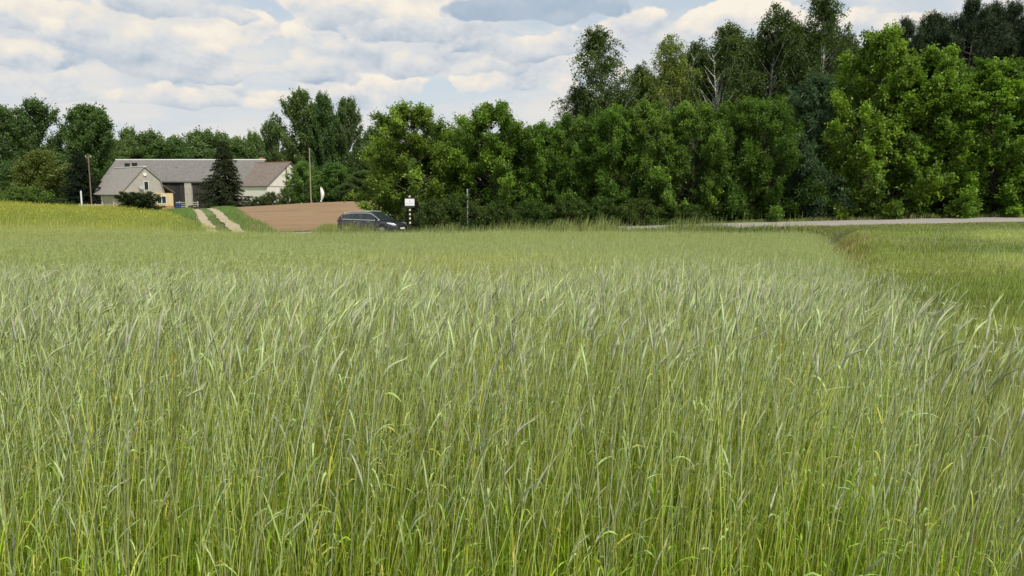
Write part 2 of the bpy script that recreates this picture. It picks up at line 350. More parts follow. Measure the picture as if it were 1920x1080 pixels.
def rye_zone(g, y0, y1, dens, S, sides, earS, awns, nleaf, rs, lowleaf=0):
    wmax = lambda y: .80*y+1.2
    N = int(dens*(2*wmax(y1))*(y1-y0)); y = rg.uniform(y0, y1, N); x = rg.uniform(-1, 1, N)*wmax(y1)
    # plants stand in loose tufts
    k = (np.abs(x) < wmax(y)) & (x < edge_x(y)+rg.normal(0, .12, N)) & (y < road_y(x)-3.6+rg.normal(0, .3, N)) & (y > 1.78+.12*wn(x, y, .3))
    x, y = x[k], y[k]; N = len(x)
    base = np.stack([x, y, gz(x, y)-.02], 1)
    H = 1.225+.03*smst(y, 5, 12)-.004*y-.48*smst(y, 30, 43)+.09*wn(x, y, 7)*smst(y, 14, 30)-.22*smst(y, 34, 41)*np.exp(-((x+8)/6)**2)+.40*smst(-x, 9, 27)*smst(y, 26, 44)+.035*wn(x, y, 1.6)+.02*wn(x, y, .5, 1)+rg.normal(0, .05, N).clip(-.12, .085)+.06*smst(y, 5, 10)*rg.normal(0, 1, N).clip(-1, 1.5)
    H -= .25*smst(edge_x(y)-x, .9, 0)*rg.uniform(0, 1, N)
    stray = (rg.uniform(0, 1, N) < .10) & (y > road_y(x)-9) & (x < 9); H = H+stray*rg.uniform(.1, .5, N)
    young = rg.uniform(0, 1, N) < (.28 if y1 < 13 else .1); H = np.where(young, H-rg.uniform(.15, .6, N), H)
    wind = .13+.08*wn(x, y, 2.2, 2)+.12*smst(-x, -.2, 2.5); ang = rg.normal(0, .55, N)
    mag = np.abs(rg.normal(0, 1, N))*.055+wind*rg.uniform(.15, 1.2, N)
    lean = np.stack([mag*np.cos(ang), mag*np.sin(ang)], 1)
    lean[rg.uniform(0, 1, N) < .25] *= -.35
    lean[stray] *= .5
    t_mu = wn(x, y, 2.4, 3)*.5+.5; t_blue = np.clip(.5+.7*wn(x, y, 2.6, 1)+.35*wn(x, y, .8, 4), 0, 1)
    br = np.clip(rg.normal(1, .30-.06*smst(y, 5, 10), N), .45, 1.75)[:, None]; pale = (rg.uniform(0, 1, N) < .30)[:, None]
    yel = (rg.uniform(0, 1, N) < .05+.10*np.clip(wn(x, y, 4, 2), 0, 1)**2)[:, None]
    st1 = C_STEM1*(1-t_blue[:, None])*np.array([1.06, 1.0, .68])+C_STEM1*t_blue[:, None]*np.array([.95, 1.0, 1.05])
    st1 = np.where(pale, np.array([.56, .63, .38]), st1)
    farc = smst(y, 6, 9.5)[:, None]; yp = (np.exp(-((x+.6)/1.8)**2-((y-9)/1.6)**2)+.6*np.clip(wn(x, y, 3.5, 4), 0, 1)*farc[:, 0]+.9*smst(y, 28, 42)*smst(-x, 8, 24)).clip(0, 1)[:, None]
    st1 = st1*(1-.55*farc)+.55*farc*np.array([.46, .55, .15]); st1 = st1*(1-.6*yp)+.6*yp*np.array([.64, .62, .14])
    st1 = np.where(yel, C_YEL, st1)*br; st0 = (C_STEM0*(1-.35*pale)+.35*pale*np.array([.50, .58, .26]))*br*(1+.25*rg.normal(0, 1, (N, 1)).clip(-1, 1)*np.array([1, .4, .4]))
    P = curve(base, H, lean, S, 2.3)
    t = np.linspace(0, 1, S+1); kc = smst(t, .25, .85)[None, :, None]
    C = st0[:, None]*(1-kc)+st1[:, None]*kc
    rr = rs*hsel(N, .75, 1.2)
    tubes(g, P, rr[:, None]*(1.15-.45*t)[None], sides, C)
    # ears
    tg = P[:, -1]-P[:, -2]; tg /= np.linalg.norm(tg, axis=1, keepdims=True)
    el_ = hsel(N, .06, .105)*(1-.3*smst(y, 3.5, 8)); s = np.linspace(0, 1, earS+1)
    bend = lean*.13*hsel(N, .0, 1.5)[:, None]
    bd = np.stack([bend[:, 0], bend[:, 1], -np.abs(bend[:, 0])*.5], 1)
    EP = P[:, -1][:, None]+tg[:, None]*(el_[:, None]*s)[..., None]+bd[:, None]*(s**2)[None, :, None]
    prof = np.interp(s, [0, .15, .45, .75, 1], [.35, .95, 1, .8, .12])
    er = (.0043-(.0009 if y1 > 6 else 0)-.0006*smst(y, 3.2, 5))*hsel(N, .75, 1.25)*(rs/.0019)**.6
    pm = (rg.uniform(0, 1, N) < .35+.3*t_mu)[:, None]
    ce = np.where(pm, C_EARP, C_EAR)*np.clip(rg.normal(1, .14+.06*smst(y, 4, 8), N), .6, 1.4)[:, None]
    ce = ce*(1-.25*yel)+.25*yel*C_YEL; ce = ce*(1-.62*farc)+.62*farc*np.array([.48, .56, .19]); ce = ce*(1-.5*yp)+.5*yp*np.array([.66, .66, .20])
    CE = np.repeat(ce[:, None], earS+1, 1)*(1+.12*rg.normal(0, 1, (N, earS+1, 1)))
    tubes(g, EP, er[:, None]*prof[None], max(3, sides), CE, .7)
    if awns:
        M_ = N*awns; i = np.repeat(np.arange(N), awns); ts = rg.uniform(.05, .95, M_)
        p0 = P[i, -1]+tg[i]*(el_[i]*ts)[:, None]+bd[i]*(ts**2)[:, None]
        tt = tg[i]+bd[i]*2*ts[:, None]/el_[i][:, None]*.6; tt /= np.linalg.norm(tt, axis=1, keepdims=True)
        d = tt+rg.normal(0, .13, (M_, 3)); L = rg.uniform(.03, .055, M_)
        wv = np.cross(d, rg.normal(0, 1, (M_, 3))); wv /= np.linalg.norm(wv, axis=1, keepdims=True)
        V = np.stack([p0-wv*.0008, p0+wv*.0008, p0+d*L[:, None]], 1)
        g.add(V, T=np.arange(M_*3).reshape(-1, 3), C=np.repeat(ce[i]*np.array([1.05, 1.02, .85]), 3, 0))
    # leaves on the stem
    if nleaf:
        keep = rg.uniform(0, 1, N*nleaf) < .85; i = np.repeat(np.arange(N), nleaf)[keep]; M_ = len(i)
        hf = np.where(rg.uniform(0, 1, M_) < .28, rg.uniform(.5, .9, M_), rg.uniform(.08, .55, M_))
        p0 = base[i]+np.stack([lean[i, 0]*hf**2.3, lean[i, 1]*hf**2.3, H[i]*hf], 1)
        a = rg.uniform(0, 6.28, M_); L = rg.uniform(.08, .22, M_)*np.where(hf > .6, .6, 1)
        up = rg.uniform(.2, 1.3, M_); K = 4 if y1 < 6 else 2; s = np.linspace(0, 1, K+1)
        dr = rg.uniform(.3, 1.6, M_)
        LP = np.empty((M_, K+1, 3)); ho = L[:, None]*(s*.75)
        LP[..., 0] = p0[:, 0:1]+np.cos(a)[:, None]*ho*.6+.15*L[:, None]*s; LP[..., 1] = p0[:, 1:2]+np.sin(a)[:, None]*ho*.6
        LP[..., 2] = p0[:, 2:3]+L[:, None]*(up[:, None]*s-dr[:, None]*s**2*.8)
        tw = rg.uniform(-.9, .9, M_)
        W = np.stack([-np.sin(a), np.cos(a), tw], 1); W /= np.linalg.norm(W, axis=1, keepdims=True)
        wd = rg.uniform(.0016, .0046, M_)[:, None]*np.interp(s, [0, .3, .8, 1], [.7, 1, .6, .05])[None]*(rs/.0019)**.8
        mx = smst(hf+rg.normal(0, .2, M_), .35, .9)[:, None]
        lc = (C_LEAFG*(1-mx)+C_LEAFB*mx)*np.clip(rg.normal(1, .22, M_), .5, 1.6)[:, None]
        lc = np.where((rg.uniform(0, 1, M_) < .14)[:, None], C_YEL*.95, lc)
        ribbons(g, LP, W, wd, np.repeat(lc[:, None], K+1, 1))
    if lowleaf:
        n = int(N*lowleaf); i = rg.integers(0, N, n); b = base[i]+np.append(rg.normal(0, .04, (n, 2)), np.zeros((n, 1)), 1)
        h = rg.uniform(.18, .75, n); a = rg.uniform(0, 6.28, n); m_ = rg.uniform(.02, .2, n)
        K = 3; Pp = curve(b, h, np.stack([m_*np.cos(a)+.04, m_*np.sin(a)], 1), K, 2.2)
        W = np.stack([-np.sin(a), np.cos(a), np.zeros(n)], 1)
        s = np.linspace(0, 1, K+1); wd = rg.uniform(.0018, .004, n)[:, None]*np.interp(s, [0, .5, 1], [.8, 1, .05])[None]
        lc = C_LEAFG*np.clip(rg.normal(1.05, .25, n), .5, 1.8)[:, None]*np.where(rg.uniform(0, 1, n) < .3, 1, 0)[:, None]*np.array([1.35, 1.1, 1.2]) + 0
        z = lc.sum(1) == 0; lc[z] = (C_LEAFG*np.clip(rg.normal(1, .2, n), .5, 1.6)[:, None])[z]
        ribbons(g, Pp, W, wd, np.repeat(lc[:, None], K+1, 1))
g = G()
rye_zone(g, 1.7, 5, 370, 5, 3, 5, 9, 4, .0016, 2.2)
rye_zone(g, 5, 12, 330, 3, 3, 3, 2, 2, .0017, .8)
rye_zone(g, 12, 24, 230, 2, 3, 2, 0, 1, .0021, 0)
rye_zone(g, 24, 49, 120, 1, 3, 2, 0, 1, .0034, 0)
tag(g.build('rye_crop', M_rye, smooth=True), 'unripe grey green rye filling the whole foreground field, its pale ears leaning in the wind', 'crop', kind='stuff')
def grass(name, x, y, h, wd, c, label, lean=.35, K=2, extra=None):
    n = len(x); b = np.stack([x, y, gz(x, y)-.01], 1); a = rg.uniform(0, 6.28, n)
    m_ = h*rg.uniform(.05, 1, n)*lean; P = curve(b, h, np.stack([m_*np.cos(a)+.15*h, m_*np.sin(a)], 1), K, 2)
    W = np.stack([-np.sin(a), np.cos(a), np.zeros(n)], 1); s = np.linspace(0, 1, K+1)
    g = G(); ribbons(g, P, W, wd[:, None]*(1-.92*s**1.5)[None], np.repeat(c[:, None], K+1, 1))
    if extra: extra(g)
    return tag(g.build(name, M_grass, smooth=True), label, 'grass', kind='stuff')
# meadow to the right of the rye
n = 520000; u = rg.uniform(0, 1, n)**.75; y = 1.2+38*u; x = rg.uniform(0, 1, n)*(.86*y+2.5)
k = (x > edge_x(y)+.05+rg.normal(0, .12, n)) & (y < road_y(x)-3.1+rg.normal(0, .12, n)); x, y = x[k], y[k]; n = len(x)
pt = np.clip(.5+.7*wn(x, y, 1.8, 1), 0, 1); pt2 = np.clip(.5+.8*wn(x, y, 3.5, 2), 0, 1)
dry = np.clip(smst(x-edge_x(y), 2.2, .3)*smst(y, 19, 25)*smst(y, 36, 30)*.7+.05*pt2, 0, 1)
olive = smst(x-edge_x(y), 6.5, 3.0)*smst(y,2,8)
k = rg.uniform(0, 1, n) > dry*.45; x, y, pt, pt2, dry, olive = [q[k] for q in (x, y, pt, pt2, dry, olive)]; n = len(x)
c = np.array([.24, .36, .08])*(1-pt[:, None])+np.array([.42, .47, .17])*pt[:, None]
c = c*(1+.22*wn(x, y, .9, 3)[:, None])*(1+.18*wn(x, y, 2.2, 4)[:, None]); c = c*(1-.3*olive[:, None])+.3*olive[:, None]*np.array([.31, .33, .05])
c = c*(1-dry[:, None])+dry[:, None]*np.array([.36, .24, .08]); c *= np.clip(rg.normal(1, .22, n), .5, 1.6)[:, None]
seed = rg.uniform(0, 1, n) < .035; c[seed] = np.array([.48, .46, .26])
h = (.12+.24*pt2+.08*pt+.10*np.clip(wn(x, y, .9, 3), 0, 1))*rg.uniform(.4, 1.25, n)*(1-.5*dry)*(1-.35*olive); h[seed] *= 1.6; h *= .8; h *= 1-.75*smst(y-road_y(x), -9, -4)
grass('meadow_grass', x, y, h, .0022+.00033*y, c, 'short mixed green and olive meadow grass between the rye and the road')
# road verges
def verge(name, n, x0, x1, o0, o1, hh, label, cc):
    x = rg.uniform(x0, x1, n); o = rg.uniform(o0, o1, n)+.15*wn(x, x, .7); y = road_y(x)+o
    k = np.abs(x) < .8*y+6; x, y = x[k], y[k]; n = len(x)
    pt = np.clip(.5+.7*wn(x, y, 1.3, 1), 0, 1)
    c = np.array(cc)*(1-pt[:, None])+pt[:, None]*np.array([.33, .36, .13]); c = c*np.clip(rg.normal(1, .2, n), .5, 1.5)[:, None]
    h = hh*(.4+.8*pt)*rg.uniform(.4, 1.2, n)*(1 if x0 > 0 or o0 > 0 else 1-.9*smst(x, 9, 17)); grass(name, x, y, h, np.full(n, .016), c, label)
verge('verge_grass', 40000, -45, 17, -4.2, -3.1, .38, 'uneven verge grass along the near side of the road', (.20, .29, .07))
verge('verge_grass', 16000, 14, 50, -4.2, -3.05, .10, 'short worn verge grass beside the open stretch of road', (.20, .29, .07))
verge('verge_grass', 45000, -14, 45, 3.1, 7.5, .30, 'dry and green verge grass between the road and the hedge', (.22, .27, .07))
verge('tall_grass', 8200, -12, 16.5, -3.9, -3.1, .80, 'loose tall seeding grass at the far edge of the rye', (.24, .31, .12))
# grass between the wheel tracks and along them
n = 26000; s_ = rg.uniform(0, 1, n)**.8; ii = s_*(len(pth)-1); bx = np.interp(ii, range(len(pth)), pth[:, 0]); by = np.interp(ii, range(len(pth)), pth[:, 1])
off = rg.uniform(-3.2, 3.2, n); k = (np.abs(np.abs(off)-.85) > .36); bx, by, off = bx[k]+off[k]*.9, by[k]+off[k]*.45, off[k]
c = np.array([.20, .29, .09])*np.clip(rg.normal(1, .2, len(bx)), .5, 1.5)[:, None]
grass('track_grass', bx, by, np.where(np.abs(off) < .5, .14, .38)*rg.uniform(.4, 1.1, len(bx)), np.full(len(bx), .02), c, 'grass growing between and beside the two wheel tracks of the farm lane')
# yellow green crop on the left beyond the rye
n = 150000; x = rg.uniform(-78, -17, n); y = rg.uniform(52, 78, n)
k = (y > road_y(x)+2.9) & (y < 78-.5*(x+45)*(x > -45)) & (x > -.8*y-4) & (x < -20.5-(y-52)*.64) & (y < 76)
x, y = x[k], y[k]; n = len(x)
hL = 1.22*smst(-x, 22, 52)+.30; hL = hL*(1+.12*wn(x, y, 2.6))
c = (np.array([.38, .43, .11])+np.clip(wn(x, y, 3, 2), 0, 1)[:, None]*np.array([.08, .05, -.02]))*np.clip(rg.normal(1, .2, n), .5, 1.5)[:, None]
yl = smst(-x, 24, 36)
def rape_flowers(g):
    m_ = rg.uniform(0, 1, n) < (.16*yl+.02)*smst(y, 53, 62); p = np.stack([x, y, gz(x, y)+hL*.98], 1)[m_]; q = len(p)
    p = p+rg.normal(0, .08, p.shape); d = rg.normal(0, 1, (q, 3)); a = np.cross(d, rg.normal(0, 1, (q, 3))); d /= np.linalg.norm(d, axis=1, keepdims=True); a /= np.linalg.norm(a, axis=1, keepdims=True)
    s = rg.uniform(.02, .05, q)[:, None]
    g.add(np.stack([p-d*s, p-a*s, p+d*s, p+a*s], 1), Q=np.arange(q*4).reshape(-1, 4), C=np.repeat(np.array([.55, .50, .07])*rg.uniform(.7, 1.2, (q, 1)), 4, 0))
grass('rapeseed_crop', x, y, hL*rg.uniform(.75, 1.08, n), np.full(n, .022), c, 'yellowish green crop with fading yellow flowers at the left beyond the rye', .25, 2, rape_flowers)['category'] = 'crop'
# lawn tufts near the farm
n = 50000; x = rg.uniform(-85, -30, n); y = rg.uniform(76, 119, n); k = (x < -30-(y-72)*.47-2.2)
x, y = x[k], y[k]; n = len(x)
grass('lawn_grass', x, y, rg.uniform(.06, .25, n), np.full(n, .035), np.array([.15, .27, .09])*np.clip(rg.normal(1, .2, n), .5, 1.5)[:, None], 'bright green lawn grass in front of the farmhouse')
#TREES
# ---------------- trees ----------------
def unit(v): return v/(np.linalg.norm(v, axis=-1, keepdims=True)+1e-9)
def leaves(g, rt, P0, D, L, per, leaf, asp, C, upn=.9, spread=.10, droop=0.0, dirn=.7, jit=.6):
    M_ = len(P0)*per; i = np.repeat(np.arange(len(P0)), per); s = rt.uniform(.05, 1, M_)
    p = P0[i]+D[i]*(L[i]*s)[:, None]+rt.normal(0, spread, (M_, 3)); p[:, 2] -= droop*s**2*L[i]
    dd = D[i].copy(); dd[:, 2] -= droop*s*1.5
    d = unit(dd*dirn+rt.normal(0, jit, (M_, 3))); nr = unit(np.array([0, 0, upn])+rt.normal(0, .55, (M_, 3)))
    wv = unit(np.cross(d, nr)); n2 = np.cross(wv, d)
    l = leaf*rt.uniform(.6, 1.3, M_)[:, None]; wd = l*asp*.5
    V = np.stack([p-d*l*.5, p+wv*wd+n2*l*.08, p+d*l*.5-n2*l*.06, p-wv*wd+n2*l*.08], 1)
    c = C[i]*np.clip(rt.normal(1, .13, M_), .6, 1.5)[:, None]
    g.add(V, Q=np.arange(M_*4).reshape(-1, 4), C=np.repeat(c, 4, 0))
def broad(seed, H, Rr, prof, nl, tw, per, leaf, base=.04, asp=.55, colr=(.075, .125, .025), young=(.17, .24, .045), tl=.8, rise=.7, droop=.15,
          up=.9, upd=.25, spread=.10, barkm=None, tr=.016, jmin=.6, holes=0.0, lump=.2, limbr=1.0, top=.85, leafm=None, lean=0.0, inner=.35):
    rt = np.random.default_rng(seed); gt = G(); gl = G(); colr = np.array(colr); young = np.array(young)
    K = 9; t = np.linspace(0, 1, K); z = t*H*top
    wob = np.stack([.035*H*(np.sin(t*4+seed)-math.sin(seed))*t+lean*t**1.5, .03*H*np.sin(t*3+seed*2)*t, z], 1)
    gt.tube(wob, H*tr*(1.15-t*1.05), 8, C=(1, 1, 1))
    fx = lambda zz: np.array([np.interp(zz, z, wob[:, 0]), np.interp(zz, z, wob[:, 1]), min(zz, z[-1])])
    P0 = []; D = []; L = []; C = []
    ph = rt.uniform(0, 6.28, 3)
    for i in range(nl):
        hr = base+(1-base)*((i+.5)/nl)**.92; a = i*2.39996+rt.normal(0, .3)
        if rt.uniform() < holes: continue
        rr = Rr*np.interp(hr, prof[0], prof[1])*rt.uniform(jmin, 1.06)*(1+lump*math.sin(3*a+hr*9+ph[0])+lump*.7*math.sin(2*a-hr*14+ph[1]))
        zt = hr*H*(1+rt.normal(0, .012)); zo = max(.05*H, min(zt-rr*rise, H*top*.98)); o = fx(zo); c0 = fx(min(zt, H*top))
        tip = np.array([c0[0]+math.cos(a)*rr, c0[1]+math.sin(a)*rr, zt]); mid = (o+tip)/2+np.array([math.cos(a)*.15*rr, math.sin(a)*.15*rr, -.08*rr*(1 if rise < .9 else -.6)])
        q = np.linspace(0, 1, 6)[:, None]; path = o*(1-q)**2+2*mid*q*(1-q)+tip*q**2
        gt.tube(path, np.linspace(H*tr*.34*limbr*(1.1-hr*.7)+.01, .008, 6), 4, C=(1, 1, 1), cap=False)
        n_ = max(3, int(tw*rt.uniform(.7, 1.3))); q = rt.uniform(inner, 1, n_)[:, None]
        pp = o*(1-q)**2+2*mid*q*(1-q)+tip*q**2; dl = unit(tip-mid)
        d = unit(dl*.75+rt.normal(0, .55, (n_, 3))+np.array([0, 0, upd])); cl = (.86+.28*rt.uniform())
        y_ = np.clip((q-.5)*1.3+rt.normal(0, .22, (n_, 1)), 0, 1)*rt.uniform(.1, 1)  # outer twigs brighter: new growth plus sunlit tips put into the leaf colour
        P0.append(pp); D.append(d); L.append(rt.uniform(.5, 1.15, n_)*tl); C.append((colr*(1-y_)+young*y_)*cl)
    P0, D, C = np.vstack(P0), np.vstack(D), np.vstack(C); L = np.concatenate(L)
    leaves(gl, rt, P0, D, L, per, leaf, asp, C, up, spread, droop)
    return (mkmesh('trunk', gt, barkm or M_bark, True), mkmesh('crown', gl, leafm or M_leaf))
def spruce(seed, H, Rr, colr=(.020, .036, .016), leaf=.30):
    rt = np.random.default_rng(seed); gt = G(); gl = G(); gt.tube([(0, 0, 0), (0, 0, H*.5), (0, 0, H*.97)], [H*.018, H*.011, .02], 8)
    P0 = []; D = []; L = []; C = []; z = H*.08
    while z < H*.985:
        rr = Rr*min(1, ((1-z/H)*1.12)**1.15)+.08; n_ = 8 if z < H*.8 else 5; a0 = rt.uniform(0, 6.28)
        for k in range(n_):
            a = a0+k*6.283/n_+rt.normal(0, .15); r_ = rr*rt.uniform(.5, 1.28); q = np.linspace(0, 1, 6)
            u_ = np.array([math.cos(a), math.sin(a), 0]); zz = z+r_*(-.28*q+.02+.16*q**2.5)
            path = np.stack([u_[0]*r_*q, u_[1]*r_*q, zz], 1); gt.tube(path, np.linspace(.05, .01, 6), 4, cap=False)
            m_ = int(7+r_*7); s = rt.uniform(.12, 1, m_); pp = np.stack([np.interp(s, q, path[:, j]) for j in range(3)], 1)
            sd = rt.choice([-1, 1], m_)[:, None]*np.array([-u_[1], u_[0], 0])
            P0.append(pp); D.append(unit(u_*.8+sd*rt.uniform(.3, 1, (m_, 1))+np.array([0, 0, -.25])+rt.normal(0, .2, (m_, 3)))); L.append(rt.uniform(.35, .8, m_)*(.45+.4*(1-s))*Rr/2.6*1.2)
            C.append(np.tile(np.array(colr)*rt.uniform(.75, 1.35), (m_, 1)))
        z += H*.042
    leaves(gl, rt, np.vstack(P0), np.vstack(D), np.concatenate(L), 12, leaf, .22, np.vstack(C), .9, .05, .5, 1.0, .45)
    return (mkmesh('trunk', gt, M_bark, True), mkmesh('crown', gl, M_needle))
HEDGE = ([0, .12, .4, .7, .9, 1], [.85, 1, 1, .86, .55, .18]); ROUND = ([0, .15, .4, .7, .9, 1], [.4, .8, 1, .85, .5, .15])
LIMEP = ([0, .1, .35, .6, .8, 1], [.8, 1, 1, .85, .6, .16]); BIRP = ([0, .3, .5, .75, 1], [.35, .85, 1, .7, .12]); PINP = ([0, .4, .6, .8, 1], [.2, .8, 1, .8, .12])
POPP = ([0, .25, .5, .8, 1], [.5, .85, 1, .85, .3])
PR = {}
for i, (sd_, l_) in enumerate(((1, .24), (2, .2), (3, .26), (4, .22))):
    PR['hedge%d' % i] = (broad(sd_, 8, 3.3, HEDGE, 90, 25, 32, .16, colr=(.080, .150, .026), young=(.27, .42, .06), lump=l_, tl=.72, inner=.55, jmin=.62, upd=.15), 8, 3.3)
for i, sd_ in enumerate((11, 12)):
    PR['lime%d' % i] = (broad(sd_, 11, 4, LIMEP, 110, 27, 34, .185, colr=(.085, .165, .024), young=(.26, .43, .05), lump=.26, tl=.85, asp=.7, inner=.58, upd=.1), 11, 4)
PR['willow'] = (broad(21, 10, 2.9, ([0, .15, .45, .75, 1], [.8, 1, .95, .65, .14]), 130, 15, 26, .19, asp=.3, colr=(.075, .125, .06), young=(.19, .27, .15), droop=.5, upd=.1, tl=.9), 10, 2.9)
for i, sd_ in enumerate((31, 32, 33)):
    PR['birch%d' % i] = (broad(sd_, 15, 3.1, BIRP, 105, 16, 26, .12, base=.2, asp=.75, colr=(.09, .13, .035), young=(.17, .24, .07), droop=1.1, upd=0, tl=1.1, rise=1.5,
                         barkm=M_birch, tr=.010, top=.93, jmin=.35, holes=.06, limbr=.8, spread=.09, lump=.25), 15, 3.1)
PR['barebirch'] = (broad(35, 15, 2.6, BIRP, 40, 7, 7, .12, base=.3, asp=.75, colr=(.08, .095, .035), droop=.8, tl=.9, rise=1.4, barkm=M_birch, tr=.011, top=.97, limbr=1.5), 15, 2.6)
for i, sd_ in enumerate((41, 42)):
    PR['pine%d' % i] = (broad(sd_, 15, 2.9, PINP, 110, 15, 28, .26, base=.22, asp=.14, colr=(.042, .066, .030), young=(.085, .115, .045), droop=-.3, upd=.5, tl=.6, rise=.35,
                        tr=.011, top=.96, jmin=.4, holes=.1, leafm=M_needle, spread=.08, up=.3, lump=.25), 15, 2.9)
for i, sd_ in enumerate((51, 52, 53)):
    PR['poplar%d' % i] = (broad(sd_, 19, 5.2, POPP, 130, 18, 24, .36, base=.12, asp=.7, colr=(.105, .175, .055), young=(.17, .26, .085), upd=.7, tl=1.4, rise=1.1, tr=.013, lump=.34, holes=.10,
                           spread=.26, jmin=.45), 19, 5.2)
for i, sd_ in enumerate((61, 62, 63)):
    PR['round%d' % i] = (broad(sd_, 9, 4, ROUND, 100, 14, 20, .30, base=.05, asp=.65, colr=(.105, .17, .052), young=(.17, .25, .08), tl=1.0, spread=.2, lump=.22), 9, 4)
PR['bush'] = (broad(71, 3, 2.2, ([0, .3, .7, 1], [.9, 1, .8, .3]), 70, 10, 16, .15, base=.03, tl=.45, colr=(.07, .12, .025), young=(.15, .22, .05), top=.7), 3, 2.2)
PR['clipped'] = (broad(72, 3, 2.2, ([0, .2, .8, 1], [.75, 1, .95, .75]), 150, 12, 16, .15, base=.05, tl=.28, colr=(.022, .045, .012), young=(.045, .075, .02), top=.7, lump=.06, jmin=.5), 3, 2.2)
PR['spruce'] = (spruce(81, 12, 3.6), 12, 3.6)
first = {}
def tree(kind, px, Y, top, wid, name, label, cat='tree', group=None, tint=(1, 1, 1), rz=None, dz=0.0, sy=None):
    (mt, ml), H0, R0 = PR[kind]
    X, zt = px_at(px, top, Y); z0 = float(gz(X, Y))+dz; s = (zt-z0)/H0; sw = wid/(2*R0)
    if kind in first: root = copy_tree(first[kind]); root.name = name
    else:
        root = mkobj(name, None); mkobj('trunk', mt, root); mkobj('crown', ml, root); first[kind] = root
    root.location = (X, Y, z0-.05); root.rotation_euler = (0, 0, random.uniform(0, 6.28) if rz is None else rz); root.scale = (sw, sy or sw, s)
    for k in ('group',):
        if k in root: del root[k]
    tag(root, label, cat, group)
    for ch in bpy.data.objects:
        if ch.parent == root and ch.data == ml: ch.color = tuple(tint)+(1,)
    return root
random.seed(4)
GH = 'leafy trees of the roadside hedge'
# front row of the hedge, left to right
tree('hedge0', 780, 51.5, 200, 7.4, 'hedge_tree', 'bright leafy tree at the left end of the hedge, behind the white signboard', group=GH, tint=(1.25, 1.15, 1.1), rz=.4)
tree('bush', 735, 53, 285, 3.8, 'hedge_bush', 'pale yellow green shrub bulging from the left end of the hedge over the ploughed field', 'bush', tint=(1.6, 1.45, 1.3), dz=1.5)
tree('hedge1', 922, 51, 203, 7.2, 'hedge_tree', 'rounded bright green tree rising behind the thin grey post', group=GH, tint=(1.2, 1.15, 1.0), rz=2.0)
HW = [(1012, 238, 5.4, 2, 1.0, 'darker green hedge tree filling the dip right of the rounded bright tree'), (1078, 222, 5.2, 3, .95, 'dark hedge tree below and left of the tallest left birch'),
      (1150, 205, 5.6, 0, .95, 'dark hedge tree standing right under the tall left birch'), (1228, 198, 5.6, 1, 1.0, 'dark hedge tree in front of the small yellow green birch'),
      (1302, 200, 5.4, 2, 1.0, 'hedge tree in front of the thin bare white birch stem'), (1375, 197, 5.6, 3, .9, 'dark hedge tree in front of the forked white birch'),
      (1448, 190, 5.4, 0, .82, 'deep green hedge tree just left of the silvery willow')]
for j, (px, tp, wd, k, b, lb) in enumerate(HW):
    tree('hedge%d' % k, px, 50.5-.6*j+(.8 if j % 2 else 0), tp, wd, 'hedge_tree', lb, group=GH, tint=(b*1.05, b*1.05, b))
tree('willow', 1530, 47.5, 138, 6.0, 'willow_tree', 'silvery blue green willow between the dark hedge and the bright tall trees', tint=(1, 1, 1.1))
tree('lime0', 1650, 46.5, 62, 7.2, 'leafy_tree', 'tall bright green tree with a pointed top, just right of the silvery willow', tint=(1.25, 1.15, 1.0), group='tall broad trees beside the road', rz=1.0)
tree('lime1', 1765, 46, 98, 7.0, 'leafy_tree', 'tall bright tree with a flat broad top, in front of the pines', tint=(1.1, 1.1, 1.0), group='tall broad trees beside the road', rz=2.6)
tree('lime0', 1880, 45, 122, 7.4, 'leafy_tree', 'broad bright tree cut by the right edge of the photo', tint=(1.05, 1.1, .9), group='tall broad trees beside the road', rz=4.0)
tree('lime1', 2010, 44, 110, 7.4, 'leafy_tree', 'broad tree standing beyond the right edge of the photo', tint=(1, 1, 1), rz=5.0)
# low growth along the foot
GB = 'low shrubs at the foot of the hedge'
for j, px in enumerate([822, 862, 930, 1000, 1066, 1135, 1205, 1275, 1340, 1408, 1470, 1545, 1620, 1700, 1780, 1855, 1930]):
    k = 'bush'; Y = 47.6-.0035*(px-800)-random.uniform(0, .8)+(2.3 if px > 1300 else 0)-(1.3 if px > 1600 else 0)
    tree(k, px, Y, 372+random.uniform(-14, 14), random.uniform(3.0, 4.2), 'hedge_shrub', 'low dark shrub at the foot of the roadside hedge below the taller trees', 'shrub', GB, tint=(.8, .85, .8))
# second row
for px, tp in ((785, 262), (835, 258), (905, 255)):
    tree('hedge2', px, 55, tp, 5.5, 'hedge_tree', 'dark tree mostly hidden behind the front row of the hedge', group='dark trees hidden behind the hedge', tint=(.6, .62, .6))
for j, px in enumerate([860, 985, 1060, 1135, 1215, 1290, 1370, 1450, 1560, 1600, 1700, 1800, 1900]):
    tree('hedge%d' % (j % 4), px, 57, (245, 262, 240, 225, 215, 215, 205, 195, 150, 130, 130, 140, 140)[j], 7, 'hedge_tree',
         'dark tree mostly hidden behind the front row of the hedge', group='dark trees hidden behind the hedge', tint=(.7, .75, .7))
